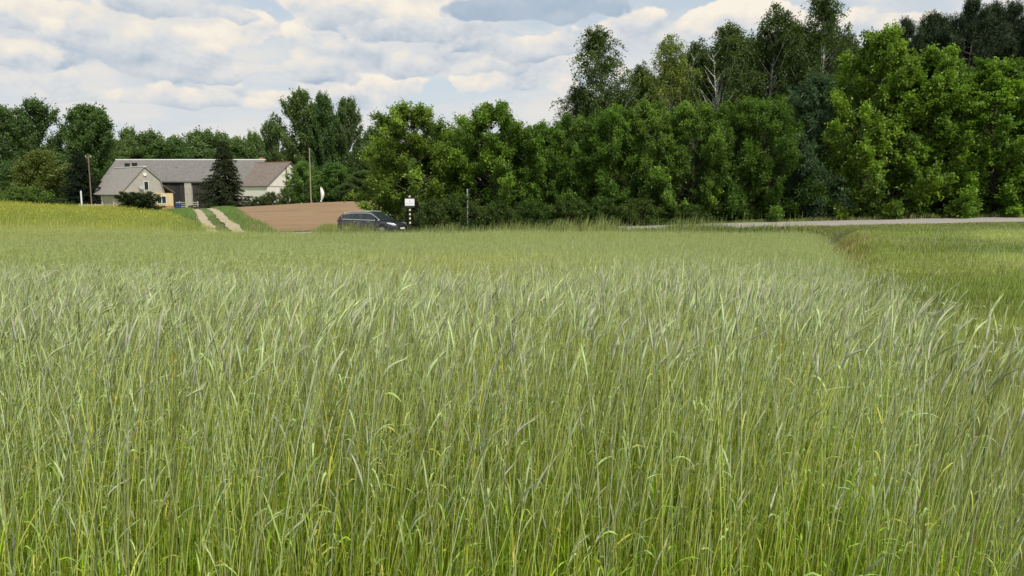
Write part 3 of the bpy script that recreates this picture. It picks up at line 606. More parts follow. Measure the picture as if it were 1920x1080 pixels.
# birches and pines behind
tree('birch0', 1122, 60, 50, 8.2, 'birch_tree', 'tall airy birch standing alone above the left of the hedge', rz=0)
tree('birch1', 1085, 63, 160, 5.5, 'birch_tree', 'smaller birch leaning at the left foot of the tall lone birch', rz=1)
tree('birch2', 1245, 61, 66, 6.0, 'birch_tree', 'slender yellow green birch between the lone birch and the thin white stem', tint=(1.8, 1.7, 1.2), rz=2)
tree('birch1', 1190, 64, 120, 4.6, 'birch_tree', 'low birch crown in the dip right of the lone birch', rz=2)
tree('barebirch', 1288, 60, 92, 4.0, 'birch_tree', 'sparse birch with one thin bare white stem', rz=.5)
tree('birch1', 1345, 60, 42, 8.0, 'birch_tree', 'full birch crown above the forked white trunk', tint=(.9, .95, .9), rz=3)
tree('barebirch', 1352, 58.5, 85, 5.0, 'birch_tree', 'birch with a forked white trunk and bare limbs seen against dark leaves', rz=2.5)
tree('birch2', 1452, 60, 2, 8.0, 'birch_tree', 'very tall birch reaching the top of the photo left of the open sky', tint=(.8, .85, .8), rz=4)
tree('birch0', 1535, 59, -14, 7.5, 'birch_tree', 'dark birch whose tip leaves the top edge of the photo', tint=(.75, .82, .72), rz=5)
tree('birch2', 1402, 62, 75, 5.0, 'birch_tree', 'mid height birch between the forked birch and the very tall one', tint=(.8, .9, .8), rz=1)
tree('birch1', 1600, 62, 60, 5.0, 'birch_tree', 'thin birch tip showing just left of the tall pointed bright tree', tint=(.7, .8, .7), rz=0)
for px, tp, wd, k, lb in ((1203, 128, 5.5, 0, 'low birch filling the dip before the slender yellow green birch'), (1290, 78, 6.2, 1, 'leafy birch behind the thin bare white stem'), (1396, 56, 6.8, 2, 'leafy birch in the notch left of the very tall birch'),
        (1494, 40, 7, 0, 'dark birch in the notch between the two tallest birches'), (1592, 84, 6, 1, 'dark birch sloping down to the tall pointed bright tree')):
    tree('birch%d' % k, px, 63.5, tp, wd, 'birch_tree', lb, tint=(.8, .85, .8))
for px, tp in ((1735, 52), (1778, 36), (1828, 24), (1876, 30), (1925, 28)):
    tree('pine%d' % (px % 2), px, 64.5, tp, 6.6, 'pine_tree', 'pine in the dense second row behind the tallest right hand pines', group='second row of pines', tint=(1.1, 1.15, 1.1))
GP = 'pines of the wood behind the bright trees'
for px, Y, tp, wd, lb in ((1712, 62, 40, 4.6, 'pine with two thin spires at the left end of the right hand pines'), (1752, 63, 28, 5, 'second pine from the left behind the broad bright trees'),
        (1805, 61, 0, 5.4, 'tall pine reaching the top of the photo above the flat topped bright tree'), (1852, 62, 12, 5.2, 'pine with a dense crown right of the tallest pine'),
        (1895, 61, 4, 5.4, 'pine near the right edge, with a thin tip above its neighbours'), (1950, 61, 22, 5.4, 'pine cut by the right edge of the photo')):
    tree('pine%d' % (px % 2), px, Y, tp, wd*1.15, 'pine_tree', lb, group=GP)
GW = 'dark trees filling the wood'
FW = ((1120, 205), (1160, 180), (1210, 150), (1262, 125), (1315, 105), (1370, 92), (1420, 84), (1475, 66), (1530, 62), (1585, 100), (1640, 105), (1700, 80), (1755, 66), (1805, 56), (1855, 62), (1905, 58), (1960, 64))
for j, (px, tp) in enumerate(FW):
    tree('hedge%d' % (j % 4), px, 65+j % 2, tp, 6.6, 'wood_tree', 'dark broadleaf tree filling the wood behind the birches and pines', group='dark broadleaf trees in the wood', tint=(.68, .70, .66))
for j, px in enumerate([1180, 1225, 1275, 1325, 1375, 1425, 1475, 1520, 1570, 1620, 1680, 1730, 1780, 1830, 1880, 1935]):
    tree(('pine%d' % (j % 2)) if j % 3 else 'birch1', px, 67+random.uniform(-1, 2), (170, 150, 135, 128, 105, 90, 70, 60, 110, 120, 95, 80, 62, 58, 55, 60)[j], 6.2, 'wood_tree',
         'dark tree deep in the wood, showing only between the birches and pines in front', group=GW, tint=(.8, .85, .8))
# far left trees
GL = 'tall trees left of the farm'
tree('poplar0', 5, 152, 208, 9, 'tall_tree', 'tall dark tree cut by the left edge of the photo', group=GL)
tree('poplar1', 68, 150, 190, 11, 'tall_tree', 'tall dark rounded tree, second from the left edge of the photo', group=GL, tint=(.85, .9, .9))
tree('poplar2', 172, 152, 203, 13, 'tall_tree', 'wide tall tree with a bumpy flat top left of the farmhouse', group=GL, rz=1.2)
tree('round0', 72, 122, 287, 9.0, 'round_tree', 'rounded brownish olive tree above the light green bush at the left', tint=(1.35, 1.05, .8))
tree('round1', 22, 127, 305, 8.5, 'round_tree', 'dark tree behind the light green bush at the left edge', tint=(.8, .85, .9))
tree('spruce', 150, 118, 283, 8.0, 'spruce_tree', 'very dark bushy conifer beside the farmhouse and the brown pole', tint=(.8, .8, .8))
tree('bush', 50, 92, 352, 8.5, 'leafy_bush', 'broad light green bush at the left edge, above the yellow crop', 'bush', tint=(1.2, 1.25, 1.1))
tree('bush', -20, 95, 356, 7, 'leafy_bush', 'green bush cut by the left edge of the photo', 'bush')
tree('bush', 112, 108, 372, 5, 'leafy_bush', 'small dark bush between the light bush and the thin white post', 'bush', tint=(.6, .65, .6))
GF = 'row of trees behind the barn'
FT = ['nearest to the wide bumpy tree', 'above the farmhouse', 'above the left end of the barn ridge', 'above the middle of the barn roof', 'just left of the big spruce top', 'behind the big spruce top', 'just right of the big spruce', 'above the right end of the barn', 'left of the tall tree pair']
for j, (px, tp, wd, k) in enumerate(((215, 268, 12, 0), (240, 246, 9, 1), (287, 252, 15, 2), (338, 262, 12, 0), (374, 250, 16, 1), (420, 256, 12, 2), (455, 264, 13, 0), (476, 254, 8, 1), (512, 290, 12, 2))):
    tree('round%d' % k, px, 178+j % 3*4, tp, wd, 'distant_tree', 'rounded mid green tree behind the farm, '+FT[j], group=GF, tint=(1.15, 1.15, 1.1), sy=1.2)
for j, px in enumerate([-30, 30, 110, 180, 240, 310, 380, 440, 500, 560, 620, 680]):
    tree('round%d' % (j % 3), px, 165, 272+(j*37) % 23, 16, 'distant_tree', 'dark tree low in the belt behind the farm buildings', group='dark low trees behind the farm', tint=(.85, .85, .85))
tree('poplar1', 560, 138, 176, 9.6, 'tall_tree', 'tall loose tree with a ragged left side, left of the pair behind the lane pole', group='tall trees right of the farm', tint=(1, 1, .95), rz=2.2)
tree('poplar2', 510, 142, 232, 5.2, 'tall_tree', 'thin low side tree at the left of the ragged tall tree', tint=(1, 1, .95))
tree('poplar0', 608, 136, 184, 6.4, 'tall_tree', 'dense narrow tall tree in the middle of the group right of the farm', group='tall trees right of the farm', tint=(.85, .9, .85), rz=1)
tree('poplar2', 650, 137, 190, 7.2, 'tall_tree', 'dense dark tall tree at the right of the group right of the farm', group='tall trees right of the farm', tint=(.8, .85, .8), rz=.2)
tree('round2', 697, 150, 246, 8, 'round_tree', 'dark tree with a low top between the tall group and the hedge', tint=(.75, .8, .8))
tree('round0', 735, 140, 262, 8, 'round_tree', 'dark tree just showing left of the hedge end', tint=(.75, .8, .8))
tree('round1', 565, 109, 306, 5.4, 'leafy_tree', 'bright round leaved tree beside the white barn gable', tint=(1.2, 1.35, 1.0))
tree('round2', 625, 112, 308, 6.5, 'leafy_tree', 'mid green tree right of the lane pole, behind the white cloth figure', tint=(1.0, 1.15, .9))
tree('round0', 690, 110, 322, 7.5, 'leafy_tree', 'low dark tree at the top edge of the ploughed field', tint=(.75, .8, .7))
tree('round1', 745, 106, 335, 6, 'leafy_tree', 'low dark tree where the ploughed field meets the hedge', tint=(.65, .7, .65))
tree('round2', 655, 106, 345, 4.5, 'leafy_tree', 'dark rounded bush between the cloth figure and the low dark tree', tint=(.7, .75, .7))
tree('spruce', 418, 103, 260, 7.6, 'spruce_tree', 'big dark brown green spruce standing in front of the barn', tint=(1.9, 1.4, 1.2), rz=1)
tree('clipped', 258, 105, 360, 6.2, 'clipped_shrub', 'dark clipped shrub hiding the front of the farmhouse', 'shrub')
tree('bush', 396, 101, 373, 1.9, 'garden_shrub', 'small dark shrub left of the spruce trunk', 'shrub', tint=(.5, .55, .5))
tree('bush', 434, 104, 370, 2.4, 'garden_shrub', 'small dark shrub right of the spruce trunk', 'shrub', tint=(.5, .55, .5))
tree('bush', 508, 108, 360, 3.6, 'garden_shrub', 'grey green shrub in front of the white gable', 'shrub', tint=(1, .9, 1.1))
tree('bush', 485, 109, 368, 3.0, 'garden_shrub', 'low shrub under the eave of the wing, left of the grey green shrub', 'shrub', tint=(.8, .75, .8))
tree('bush', 540, 106, 352, 3.4, 'garden_shrub', 'leafy green shrub at the foot of the bright tree beside the gable', 'shrub', tint=(1.1, 1.2, 1))

# ---------------- buildings ----------------
def roofx(t, co, c):
    n = t.noise(co, .8, 6, .7); return t.mix(t.ss(n, .45, .75, 0, .55), c, (.23, .21, .175))
M_roof = mat('fibre_cement_roof', (.175, .168, .155), .9, .22, 2.5, bump=.3, bscale=10, extra=roofx)
M_roof2 = mat('pale_sheet_roof', (.28, .26, .23), .85, .14, 2.0, bump=.2, bscale=8)
M_roof3 = mat('brown_grey_roof', (.19, .155, .13), .9, .2, 2.0, bump=.3, bscale=10)
M_plast = mat('grey_plaster', (.46, .42, .36), .9, .15, 1.5, bump=.2)
M_clad = mat('gable_cladding', (.42, .38, .335), .9, .10, 1.5, bump=.1)
M_yel = mat('cream_wall', (.66, .52, .30), .85, .12, 1.6)
M_beige = mat('beige_wall', (.52, .43, .31), .9, .2, 1.3)
M_white = mat('whitewash', (.74, .70, .61), .85, .07, 1.2)
M_wht = mat('white_paint', (.8, .8, .78), .6, .04, 3)
M_brick = mat('red_brick', (.34, .16, .10), .9, .3, 5)
M_orange = mat('orange_plinth', (.42, .22, .10), .9, .2, 3)
M_dark = mat('dark_boards', (.045, .038, .034), .9, .35, 4)
M_int = mat('doorway_shade_and_chimney', (.03, .028, .027), .95, .2, 3)
M_glass = mat('window_glass', (.03, .035, .04), .12, 0, 3, spec=.6)
M_wood = mat('weathered_wood', (.20, .14, .10), .9, .25, 6)
M_pole = mat('pole_grey_wood', (.30, .25, .19), .9, .2, 5)
M_metal = mat('galvanised_metal', (.36, .38, .38), .5, .12, 6, metal=.3)
M_blue = mat('blue_plastic', (.03, .06, .22), .5, .08, 4)
def P3(g, pts, th, m=0, C=None):
    p = np.array(pts, float); n = np.cross(p[1]-p[0], p[2]-p[0]); g.slab(p, n, th, C, m)
def gable(parent, name, W2, L, he, hr, wallm, roofm, y0=0.0, over=.35, th=.12, ridge=None, front=True, he2=None):
    """axis along y, ridge at x=0"""
    g = G(); g.add([(-W2, y0, 0), (W2, y0, 0), (W2, y0, he), (0, y0, hr-.1), (-W2, y0, he)], T=[(0, 1, 2), (0, 2, 4), (2, 3, 4)])
    g.add([(-W2, y0+L, 0), (W2, y0+L, 0), (W2, y0+L, he), (0, y0+L, hr-.1), (-W2, y0+L, he)], T=[(0, 2, 1), (0, 4, 2), (2, 4, 3)])
    g.add([(-W2, y0, 0), (-W2, y0, he), (-W2, y0+L, he), (-W2, y0+L, 0), (W2, y0, 0), (W2, y0, he), (W2, y0+L, he), (W2, y0+L, 0)], Q=[(0, 1, 2, 3), (4, 7, 6, 5)])
    wl = g.build('wall', wallm, parent)
    g = G(); k = over/W2; dz = (hr-he)*k
    for s in (-1, 1):
        pts = [(0, y0-over, hr), (0, y0+L+over, hr), (s*(W2+over), y0+L+over, he-dz), (s*(W2+over), y0-over, he-dz)]
        if s < 0: pts = pts[::-1]
        p = np.array(pts, float); n = np.cross(p[1]-p[0], p[2]-p[0]); n *= np.sign(n[2]); g.slab(p, n, th)
    rf = g.build('roof', roofm, parent)
    if ridge:
        g = G(); g.box(-.16, .16, y0-over-.02, y0+L+over+.02, hr+.05, hr+th+.08); g.build('ridge_cap', ridge, rf)
    return wl, rf
# barn: built with its axis along local y, turned so it runs left-right
zb = float(gz(-56, 125)); barn = thing('barn', (-43.1, 130, zb), R(90), 'long low grey barn with a wide roof and two dark open doorways behind the farmhouse', 'barn')
bw, br_ = gable(barn, 'barn', 5, 25.2, 4.75, 8.25, M_plast, M_roof, ridge=M_wht)
# local y runs to the left (west), local x towards the back... front wall is x=-5
def opening(y0, y1, h, nm='door'):
    g = G(); g.box(-5.06, -5.01, y0, y1, 0, h); d = g.build(nm, M_int, barn)  # flat dark sheet on the wall, its colour standing for the doorway's shade
    g = G()
    n_ = 5
    for i in range(n_):
        a = y0+(y1-y0)*i/n_; b = y0+(y1-y0)*(i+1)/n_
        if i not in (1,): g.box(-5.12, -5.07, a+.03, b-.03, .1+.9*(i == 3), h-.15-.3*(i == 2))
    g.build('door_board', M_dark, d)
    g = G(); g.box(-5.16, -5.02, y0-.15, y1+.15, h+.01, h+.2); g.build('lintel', M_wood, d)
opening(26.4-14.7, 26.4-10.8, 4.3); opening(26.4-19.5, 26.4-16.0, 4.2)
g = G(); g.box(-5.35, -5.0, 26.4-15.9, 26.4-14.8, 0, 4.35); g.build('pillar', M_plast, barn)
g = G(); g.box(-5.5, -5.36, .2, 25.0, 4.42, 4.52); g.build('gutter', M_metal, barn)
for yy in (1.2, 3.2):
    g = G(); g.box(-5.05, -5.01, yy, yy+.9, 1.1, 2.2); wn_ = g.build('window', M_glass, barn)
    g = G(); g.box(-5.09, -5.01, yy-.08, yy, 1.02, 2.28); g.box(-5.09, -5.01, yy+.9, yy+.98, 1.02, 2.28); g.box(-5.09, -5.01, yy, yy+.9, 1.02, 1.1); g.box(-5.09, -5.01, yy, yy+.9, 2.2, 2.28); g.build('frame', M_wht, wn_)
g = G(); g.box(-5.06, -5.01, 4.8, 5.8, 0, 2.1); g.build('door', M_wood, barn)
g = G(); g.box(.2, 1.0, .05, .8, 7.4, 8.75); g.build('chimney', M_brick, br_)
g = G(); g.box(-2.2, -1.9, 14, 14.35, 6.6, 7.0); g.build('roof_vent', M_wood, br_)
# wing with white gable
zw = float(gz(-37.4, 125))
wing = thing('barn_wing', (-37.4, 126, zw), R(154-90), 'lower barn wing with a brown grey roof and a bright white gable end', 'barn')
gable(wing, 'wing', 5.4, 9.5, 3.2, 7.05+(E-zw-2.25)*.0, M_white, M_roof3, over=.25, ridge=M_brick)
g = G(); g.box(-1.0, -.8, -.12, -.02, 2.6, 6.3); g.box(-1.1, -.7, -.2, -.02, 2.2, 2.9); g.build('downpipe', M_wood, wing)
g = G(); g.box(-5.4, 5.4, -.06, -.01, 3.05, 3.17); g.build('band', M_plast, wing)
# farmhouse
Xh, Yh = px_at(273, 360, 115)[0], 115; zh = float(gz(Xh, Yh))
house = thing('farmhouse', (Xh, Yh, zh), R(50.7), 'small farmhouse with a grey gable and cream lower wall beside the dark conifer', 'house')
g = G(); L = 10; W2 = 3.65
prof = [(-3.65, 2.62), (0, 6.55), (2.28, 4.6), (2.8, 2.62)]
V = [(-3.62, 0, 0), (2.8, 0, 0), (2.8, 0, 2.62), (2.25, 0, 4.55), (0, 0, 6.5), (-3.62, 0, 2.62)]; Vb = [(a, L, c) for a, b, c in V]
g.add(V, T=[(0, 1, 2), (0, 2, 5), (5, 2, 3), (5, 3, 4)]); hw = g.build('gable_wall', M_clad, house)
g = G(); g.add(Vb, T=[(0, 2, 1), (0, 5, 2), (5, 3, 2), (5, 4, 3)]); g.build('gable_wall', M_clad, house)
g = G(); g.box(-3.65, -3.6, .02, L-.02, 0, 2.75); g.box(2.8, 2.85, .02, L-.02, 0, 2.6); g.build('side_wall', M_beige, house)
g = G()
for (a, b) in ((0, 1), (1, 2), (2, 3)):
    (x0, z0), (x1, z1) = prof[a], prof[b]
    if a == 0: x0 -= .3; z0 -= .32
    pts = np.array([(x0, -.18, z0), (x1, -.18, z1), (x1, L+.25, z1), (x0, L+.25, z0)]); n = np.cross(pts[1]-pts[0], pts[2]-pts[0]); n *= np.sign(n[2]); g.slab(pts, n, .11)
hr_ = g.build('roof', M_roof2, house)
g = G(); g.box(-.2, .2, -.2, L+.3, 6.6, 6.74); g.build('ridge_cap', M_wht, hr_)
for yy in (4.6, 7.2):
    g = G(); g.box(.5, 1.05, yy, yy+.6, 5.6, 7.25); g.box(.44, 1.11, yy-.06, yy+.66, 7.25, 7.36); g.build('chimney', M_int, hr_)
g = G(); g.box(-3.68, 4.1, -.32, -.02, .62, 2.6); fw = g.build('front_wall', M_yel, house)
g = G(); g.box(2.86, 4.1, 0, 2.4, 0, 2.6); g.build('porch_wall', M_yel, house)
g = G(); g.slab(np.array([(2.6, -.5, 3.75), (4.35, -.5, 2.6), (4.35, 2.6, 2.6), (2.6, 2.6, 3.75)]), (.5, 0, 1), .09); g.build('porch_roof', M_roof3, house)
g = G(); g.box(-3.7, 4.12, -.36, -.02, 0, .615); g.build('plinth', M_orange, house)
def win(x0, x1, z0, z1, y=-.34, cross=True):
    g = G(); g.box(x0, x1, y-.01, y+.05, z0, z1); a = g.build('window', M_glass, house); g = G(); f = .07
    g.box(x0-f, x0, y-.04, y+.05, z0-f, z1+f); g.box(x1, x1+f, y-.04, y+.05, z0-f, z1+f); g.box(x0, x1, y-.04, y+.05, z0-f, z0); g.box(x0, x1, y-.04, y+.05, z1, z1+f)
    if cross: g.box((x0+x1)/2-.05, (x0+x1)/2+.05, y-.035, y+.045, z0, z1)
    g.build('frame', M_wht, a)
win(1.6, 2.9, 1.05, 2.1); win(-.15, .45, 3.1, 4.35, -.02, False)
def disc(g, c, r_, th, ax, m=0, n=14, C=None):
    a = np.array(ax, float); g.tube([np.array(c)-a*th/2, np.array(c)+a*th/2], r_, n, C, m)
g = G(); disc(g, (0, -.1, 5.45), .26, .12, (0, 1, 0)); g.build('round_vent', M_wht, house)
g = G(); disc(g, (-.75, -.35, 3.5), .33, .06, (.2, .95, -.2)); g.tube([(-.75, -.02, 3.4), (-.75, -.33, 3.5)], .03, 5); g.build('satellite_dish', M_metal, house)
g = G(); g.box(-3.72, -3.66, 1.6, 2.6, 0, 2.0); dd = g.build('door', M_beige, house); g = G(); g.box(-3.75, -3.66, 2.61, 2.72, 0, 2.1); g.build('door_frame', M_wht, dd)
g = G(); g.box(-3.75, -3.66, 6.6, 6.9, 0, 2.3); g.build('shed_door_post', M_wht, house)
g = G(); g.box(-3.74, -3.66, 7.3, 9.6, 0, 2.2); g.build('shed_door', M_dark, house)
# poles, posts
def at(px, Y): return px_at(px, 400, Y)[0], Y
def pole(name, px, Y, top, r0, r1, m, label, cat, sub=None, tilt=0):
    X, _ = at(px, Y); z0 = float(gz(X, Y)); zt = px_at(px, top, Y)[1]; h = zt-z0
    o = thing(name, (X, Y, z0), 0, label, cat); o.rotation_euler = (0, tilt, 0)
    g = G(); g.tube([(0, 0, -.3), (0, 0, h*.5), (0, 0, h)], [r0, (r0+r1)/2, r1], 10); g.build('shaft', m, o); 
    if sub: sub(o, h)
    return o
def insul(o, h):
    g = G(); g.box(-.45, .45, -.05, .05, h-.45, h-.35); g.build('crossarm', M_wood, o)
    for s in (-.38, .38):
        g = G(); g.tube([(s, 0, h-.34), (s, 0, h-.22), (s, 0, h-.14)], [.035, .06, .03], 8); g.build('insulator', M_wht, o)
pole('utility_pole', 173, 112, 290, .10, .08, M_wood, 'brown wooden pole in front of the dark conifer left of the farmhouse', 'pole', insul)
pole('utility_pole', 584, 100, 277, .09, .07, M_pole, 'pale grey wooden pole rising beside the bright tree right of the barn', 'pole')
pole('marker_post', 154.5, 100, 358, .10, .10, M_wht, 'thin white post at the edge of the yellow crop, left of the brown pole', 'post', lambda o, h: G.build((lambda g: (g.tube([(0, 0, h), (0, 0, h+.14)], [.1, .02], 10), g)[1])(G()), 'cap', M_blue, o))
pole('metal_post', 876.5, 47, 356, .05, .05, M_metal, 'slim grey metal post in the verge right of the white signboard', 'post', lambda o, h: G.build((lambda g: (g.tube([(0, 0, h), (0, 0, h+.05)], [.062, .03], 10), g)[1])(G()), 'cap', M_metal, o))
pole('wooden_stake', 757.5, 48.4, 388, .025, .02, M_wood, 'thin wooden stake just left of the signboard post', 'stake', lambda o, h: G.build((lambda g: (g.tube([(-.12, 0, h-.12), (.12, 0, h-.1)], [.012, .012], 6), g)[1])(G()), 'wire_bracket', M_metal, o))
# signboard on striped post
X, Y = at(768.5, 46.6); z0 = float(gz(X, Y)); H = px_at(768.5, 366.5, Y)[1]-z0
sg = thing('signboard', (X, Y, z0), R(8), 'small white signboard with a dark frame on a black and white striped post', 'sign')
M_black = mat('black_paint', (.02, .025, .025), .6, .05, 4); M_frame = mat('dark_green_frame', (.03, .055, .055), .6, .05, 4); M_ink = mat('grey_ink', (.25, .26, .27), .8, .1, 9)
g = G(); g.tube([(0, .07, -.3), (0, .07, H-.01)], .06, 12); po = g.build('post', M_black, sg)
for zc in (H-.06, H-.90, H-1.17, H-1.43, H-1.70):
    g = G(); g.tube([(0, .07, zc-.055), (0, .07, zc+.055)], .066, 14); g.build('white_band', M_white, po)
zc = H-.43
g = G(); g.box(-.37, .37, -.03, 0, zc-.31, zc+.27); g.build('frame', M_frame, sg)
g = G(); g.box(-.34, .34, -.045, -.031, zc-.20, zc+.22); bd = g.build('panel', M_wht, sg); sg.scale = (.86, .86, 1)
g = G()
for i in range(15):
    xx = -.25+i*.036; hh = .018+.012*((i*7) % 3 == 0)
    if i in (6,): continue
    g.box(xx, xx+.022, -.05, -.046, zc-.075, zc-.075+hh*1.4)
g.build('lettering', M_ink, bd)
g = G(); g.slab(np.array([(-.05, -.046, zc+.05), (.0, -.046, zc+.03), (.05, -.046, zc+.10), (.0, -.046, zc+.10)])[::-1], (0, -1, 0), .004); g.build('emblem', M_ink, bd)
# white cloth figure by the field edge
X, Y = at(603, 100); z0 = float(gz(X, Y))
wf = thing('draped_cloth', (X, Y, z0), 0, 'curved white cloth hanging from a stake at the top of the ploughed field', 'cloth')
g = G(); g.tube([(.12, 0, -.1), (.1, 0, 2.2)], .03, 6); g.build('stake', M_wood, wf)
q = np.linspace(0, 1, 9); g = G(); g.tube(np.stack([-.12+.30*np.sin(q*3)*(1-q*.3)+.05, .06+0*q, .15+2.0*q], 1), [.06, .10, .17, .22, .26, .25, .2, .14, .05], 9); g.build('cloth', M_wht, wf, smooth=True)
# wheelie bin
X, Y = at(336, 108); z0 = float(gz(X, Y)); bn = thing('rubbish_bin', (X, Y, z0), R(20), 'blue rubbish bin with a pale lid beside the cream porch', 'bin')
g = G(); a, b = .27, .36; g.add([(-a, -a, .08), (a, -a, .08), (a, a, .08), (-a, a, .08), (-b, -b, 1.05), (b, -b, 1.05), (b, b, 1.05), (-b, b, 1.05)], Q=[(3, 2, 1, 0), (4, 5, 6, 7), (0, 1, 5, 4), (1, 2, 6, 5), (2, 3, 7, 6), (3, 0, 4, 7)]); g.build('body', M_blue, bn)
g = G(); g.box(-.39, .39, -.39, .42, 1.055, 1.12); g.box(-.3, .3, -.3, .3, 1.12, 1.2); g.build('lid', M_metal, bn)
for s in (-.3, .3): g = G(); disc(g, (s, .3, .1), .1, .07, (1, 0, 0)); g.build('wheel', M_black, bn)
# fences
def fence(name, x0, y0, x1, y1, n, h, m, label, rails=2, boards=False):
    z0 = float(gz((x0+x1)/2, (y0+y1)/2)); L_ = math.hypot(x1-x0, y1-y0); o = thing(name, (x0, y0, z0), math.atan2(y1-y0, x1-x0), label, 'fence')
    for i in range(n):
        xx = L_*i/(n-1); g = G(); g.box(xx-.06, xx+.06, -.06, .06, -.2, h); g.build('post', m, o)
    if boards:
        g = G(); k = 0; xx = .08
        while xx < L_-.1: g.box(xx, xx+.11, -.03, -.005, .08, h*.86*(1+.03*math.sin(k*3))); xx += .15; k += 1
        g.build('panel', m, o)
    for r_ in range(rails):
        zz = h*(.35+.5*r_/max(1, rails-1)); g = G(); g.box(.06, L_-.06, .0, .035, zz-.05, zz+.05); g.build('rail', m, o)
a = at(150, 107); b = at(194, 110); fence('garden_fence', a[0], a[1], b[0], b[1], 4, 1.05, M_beige, 'low beige board fence between the white post and the farmhouse', boards=True)
a = at(338, 119); b = at(372, 119.5); fence('yard_gate', a[0], a[1], b[0], b[1], 3, 1.3, M_plast, 'low grey rail fence across the yard in front of the barn doorways', 3)
a = at(448, 112); b = at(505, 110); fence('garden_fence', a[0], a[1], b[0], b[1], 5, 1.0, M_wood, 'dark low garden fence under the eave of the barn wing', 2)
# garden furniture by the barn: pale table and chairs
def table(px, Y, label):
    X, Y = at(px, Y); o = thing('garden_table', (X, Y, float(gz(X, Y))), R(15), label, 'table')
    g = G(); disc(g, (0, 0, .72), .55, .05, (0, 0, 1), n=18); g.build('tabletop', M_wht, o)
    for sx_ in (-.35, .35):
        for sy_ in (-.35, .35): g = G(); g.tube([(sx_*1.1, sy_*1.1, 0), (sx_*.8, sy_*.8, .69)], .035, 6); g.build('leg', M_wht, o)
def chair(px, Y, rz, label):
    X, Y = at(px, Y); o = thing('garden_chair', (X, Y, float(gz(X, Y))), rz, label, 'chair', 'pale garden chairs beside the spruce')
    g = G(); g.box(-.24, .24, -.24, .24, .42, .46); g.build('seat', M_wht, o); g = G(); g.box(-.24, .24, .21, .25, .47, .92); g.build('backrest', M_wht, o)
    for sx_ in (-.2, .2):
        for sy_ in (-.2, .2): g = G(); g.box(sx_-.025, sx_+.025, sy_-.025, sy_+.025, 0, .42); g.build('leg', M_wht, o)
table(457, 110.5, 'round white garden table beside the spruce in front of the barn'); chair(449, 110, R(60), 'white garden chair left of the round table by the spruce'); chair(465, 110, R(-50), 'white garden chair right of the round table by the spruce')

# ---------------- car ----------------
M_paint = mat('dark_grey_car_paint', (.045, .050, .060), .2, .03, 4, metal=.3, spec=.7)
M_chrome = mat('chrome_trim', (.72, .72, .70), .25, .02, 4, metal=.7)
M_tyre = mat('tyre_rubber', (.02, .02, .02), .85, .1, 8); M_rim = mat('alloy_rim', (.45, .45, .45), .35, .03, 6, metal=.7)
M_lamp = mat('headlamp_glass', (.62, .64, .64), .1, .05, 9, spec=.8); M_red = mat('tail_lamp_red', (.30, .02, .015), .2, .05, 9)
M_seat = mat('grey_seat_fabric', (.20, .22, .23), .9, .08, 9)
m = bpy.data.materials.new('car_glass'); m.use_nodes = True; t = NT(m.node_tree); t.n['Principled BSDF'].inputs['Base Color'].default_value = (.05, .07, .075, 1); t.n['Principled BSDF'].inputs['Roughness'].default_value = .03
tb = t.new('ShaderNodeBsdfTransparent'); tb.inputs[0].default_value = (.6, .68, .68, 1); mx = t.new('ShaderNodeMixShader'); mx.inputs[0].default_value = .42
t.l.new(t.n['Principled BSDF'].outputs[0], mx.inputs[1]); t.l.new(tb.outputs[0], mx.inputs[2]); t.l.new(mx.outputs[0], t.n['Material Output'].inputs[0]); M_cglass = m
Xc, Yc = at(698, 47.6); car = thing('parked_car', (Xc, Yc, float(gz(Xc, Yc))+.04), R(-25), 'dark grey estate car with silver roof rails and chrome window surround, parked beyond the rye', 'car')
car.scale = (.935, .935, .95)
def loft(secs, mt, name, par, smooth=True):
    secs = np.array(secs, float); n, k, _ = secs.shape; idx = np.arange(n*k).reshape(n, k); r_ = np.roll(idx, -1, 1)
    Q = np.stack([idx[:-1], idx[1:], r_[1:], r_[:-1]], -1).reshape(-1, 4)
    T = [(idx[0, 0], idx[0, i], idx[0, i+1]) for i in range(1, k-1)]+[(idx[-1, 0], idx[-1, i+1], idx[-1, i]) for i in range(1, k-1)]
    g = G(); g.add(secs, Q, T); o = g.build(name, mt, par, smooth=smooth); return o
ST = [(-2.43, .62, .52, .86), (-2.36, .80, .36, .98), (-2.1, .88, .27, 1.02), (-1.7, .91, .24, 1.01), (-1, .92, .22, .99), (0, .93, .22, .965), (.9, .92, .22, .945), (1.2, .915, .22, .93), (1.7, .89, .23, .86), (2.1, .83, .26, .77), (2.32, .70, .32, .69), (2.42, .50, .40, .60)]
secs = []
for x, w_, zb_, zt_ in ST:
    h = [(0, zb_), (w_*.9, zb_), (w_*.99, zb_+.12), (w_, (zb_+zt_)/2), (w_*.975, zt_-.08), (w_*.9, zt_-.01), (w_*.5, zt_+.03), (0, zt_+.04)]
    secs.append([(x, y, z) for y, z in h]+[(x, -y, z) for y, z in h[-2:0:-1]])
body = loft(secs, M_paint, 'body', car)
RT = [(-2.33, 1.0, .80, .74), (-2.12, 1.20, .84, .70), (-1.85, 1.385, .86, .66), (-1.4, 1.45, .87, .64), (-.6, 1.48, .88, .63), (.1, 1.475, .88, .62), (.42, 1.43, .88, .62), (.8, 1.25, .87, .68), (1.28, .975, .86, .80)]
secs = []
for x, zt_, wb, wt in RT:
    h = [(wb, .93), (wt+.03, zt_-.04), (wt-.08, zt_), (0, zt_+.02)]; secs.append([(x, y, z) for y, z in h]+[(x, -y, z) for y, z in h[-2::-1]])
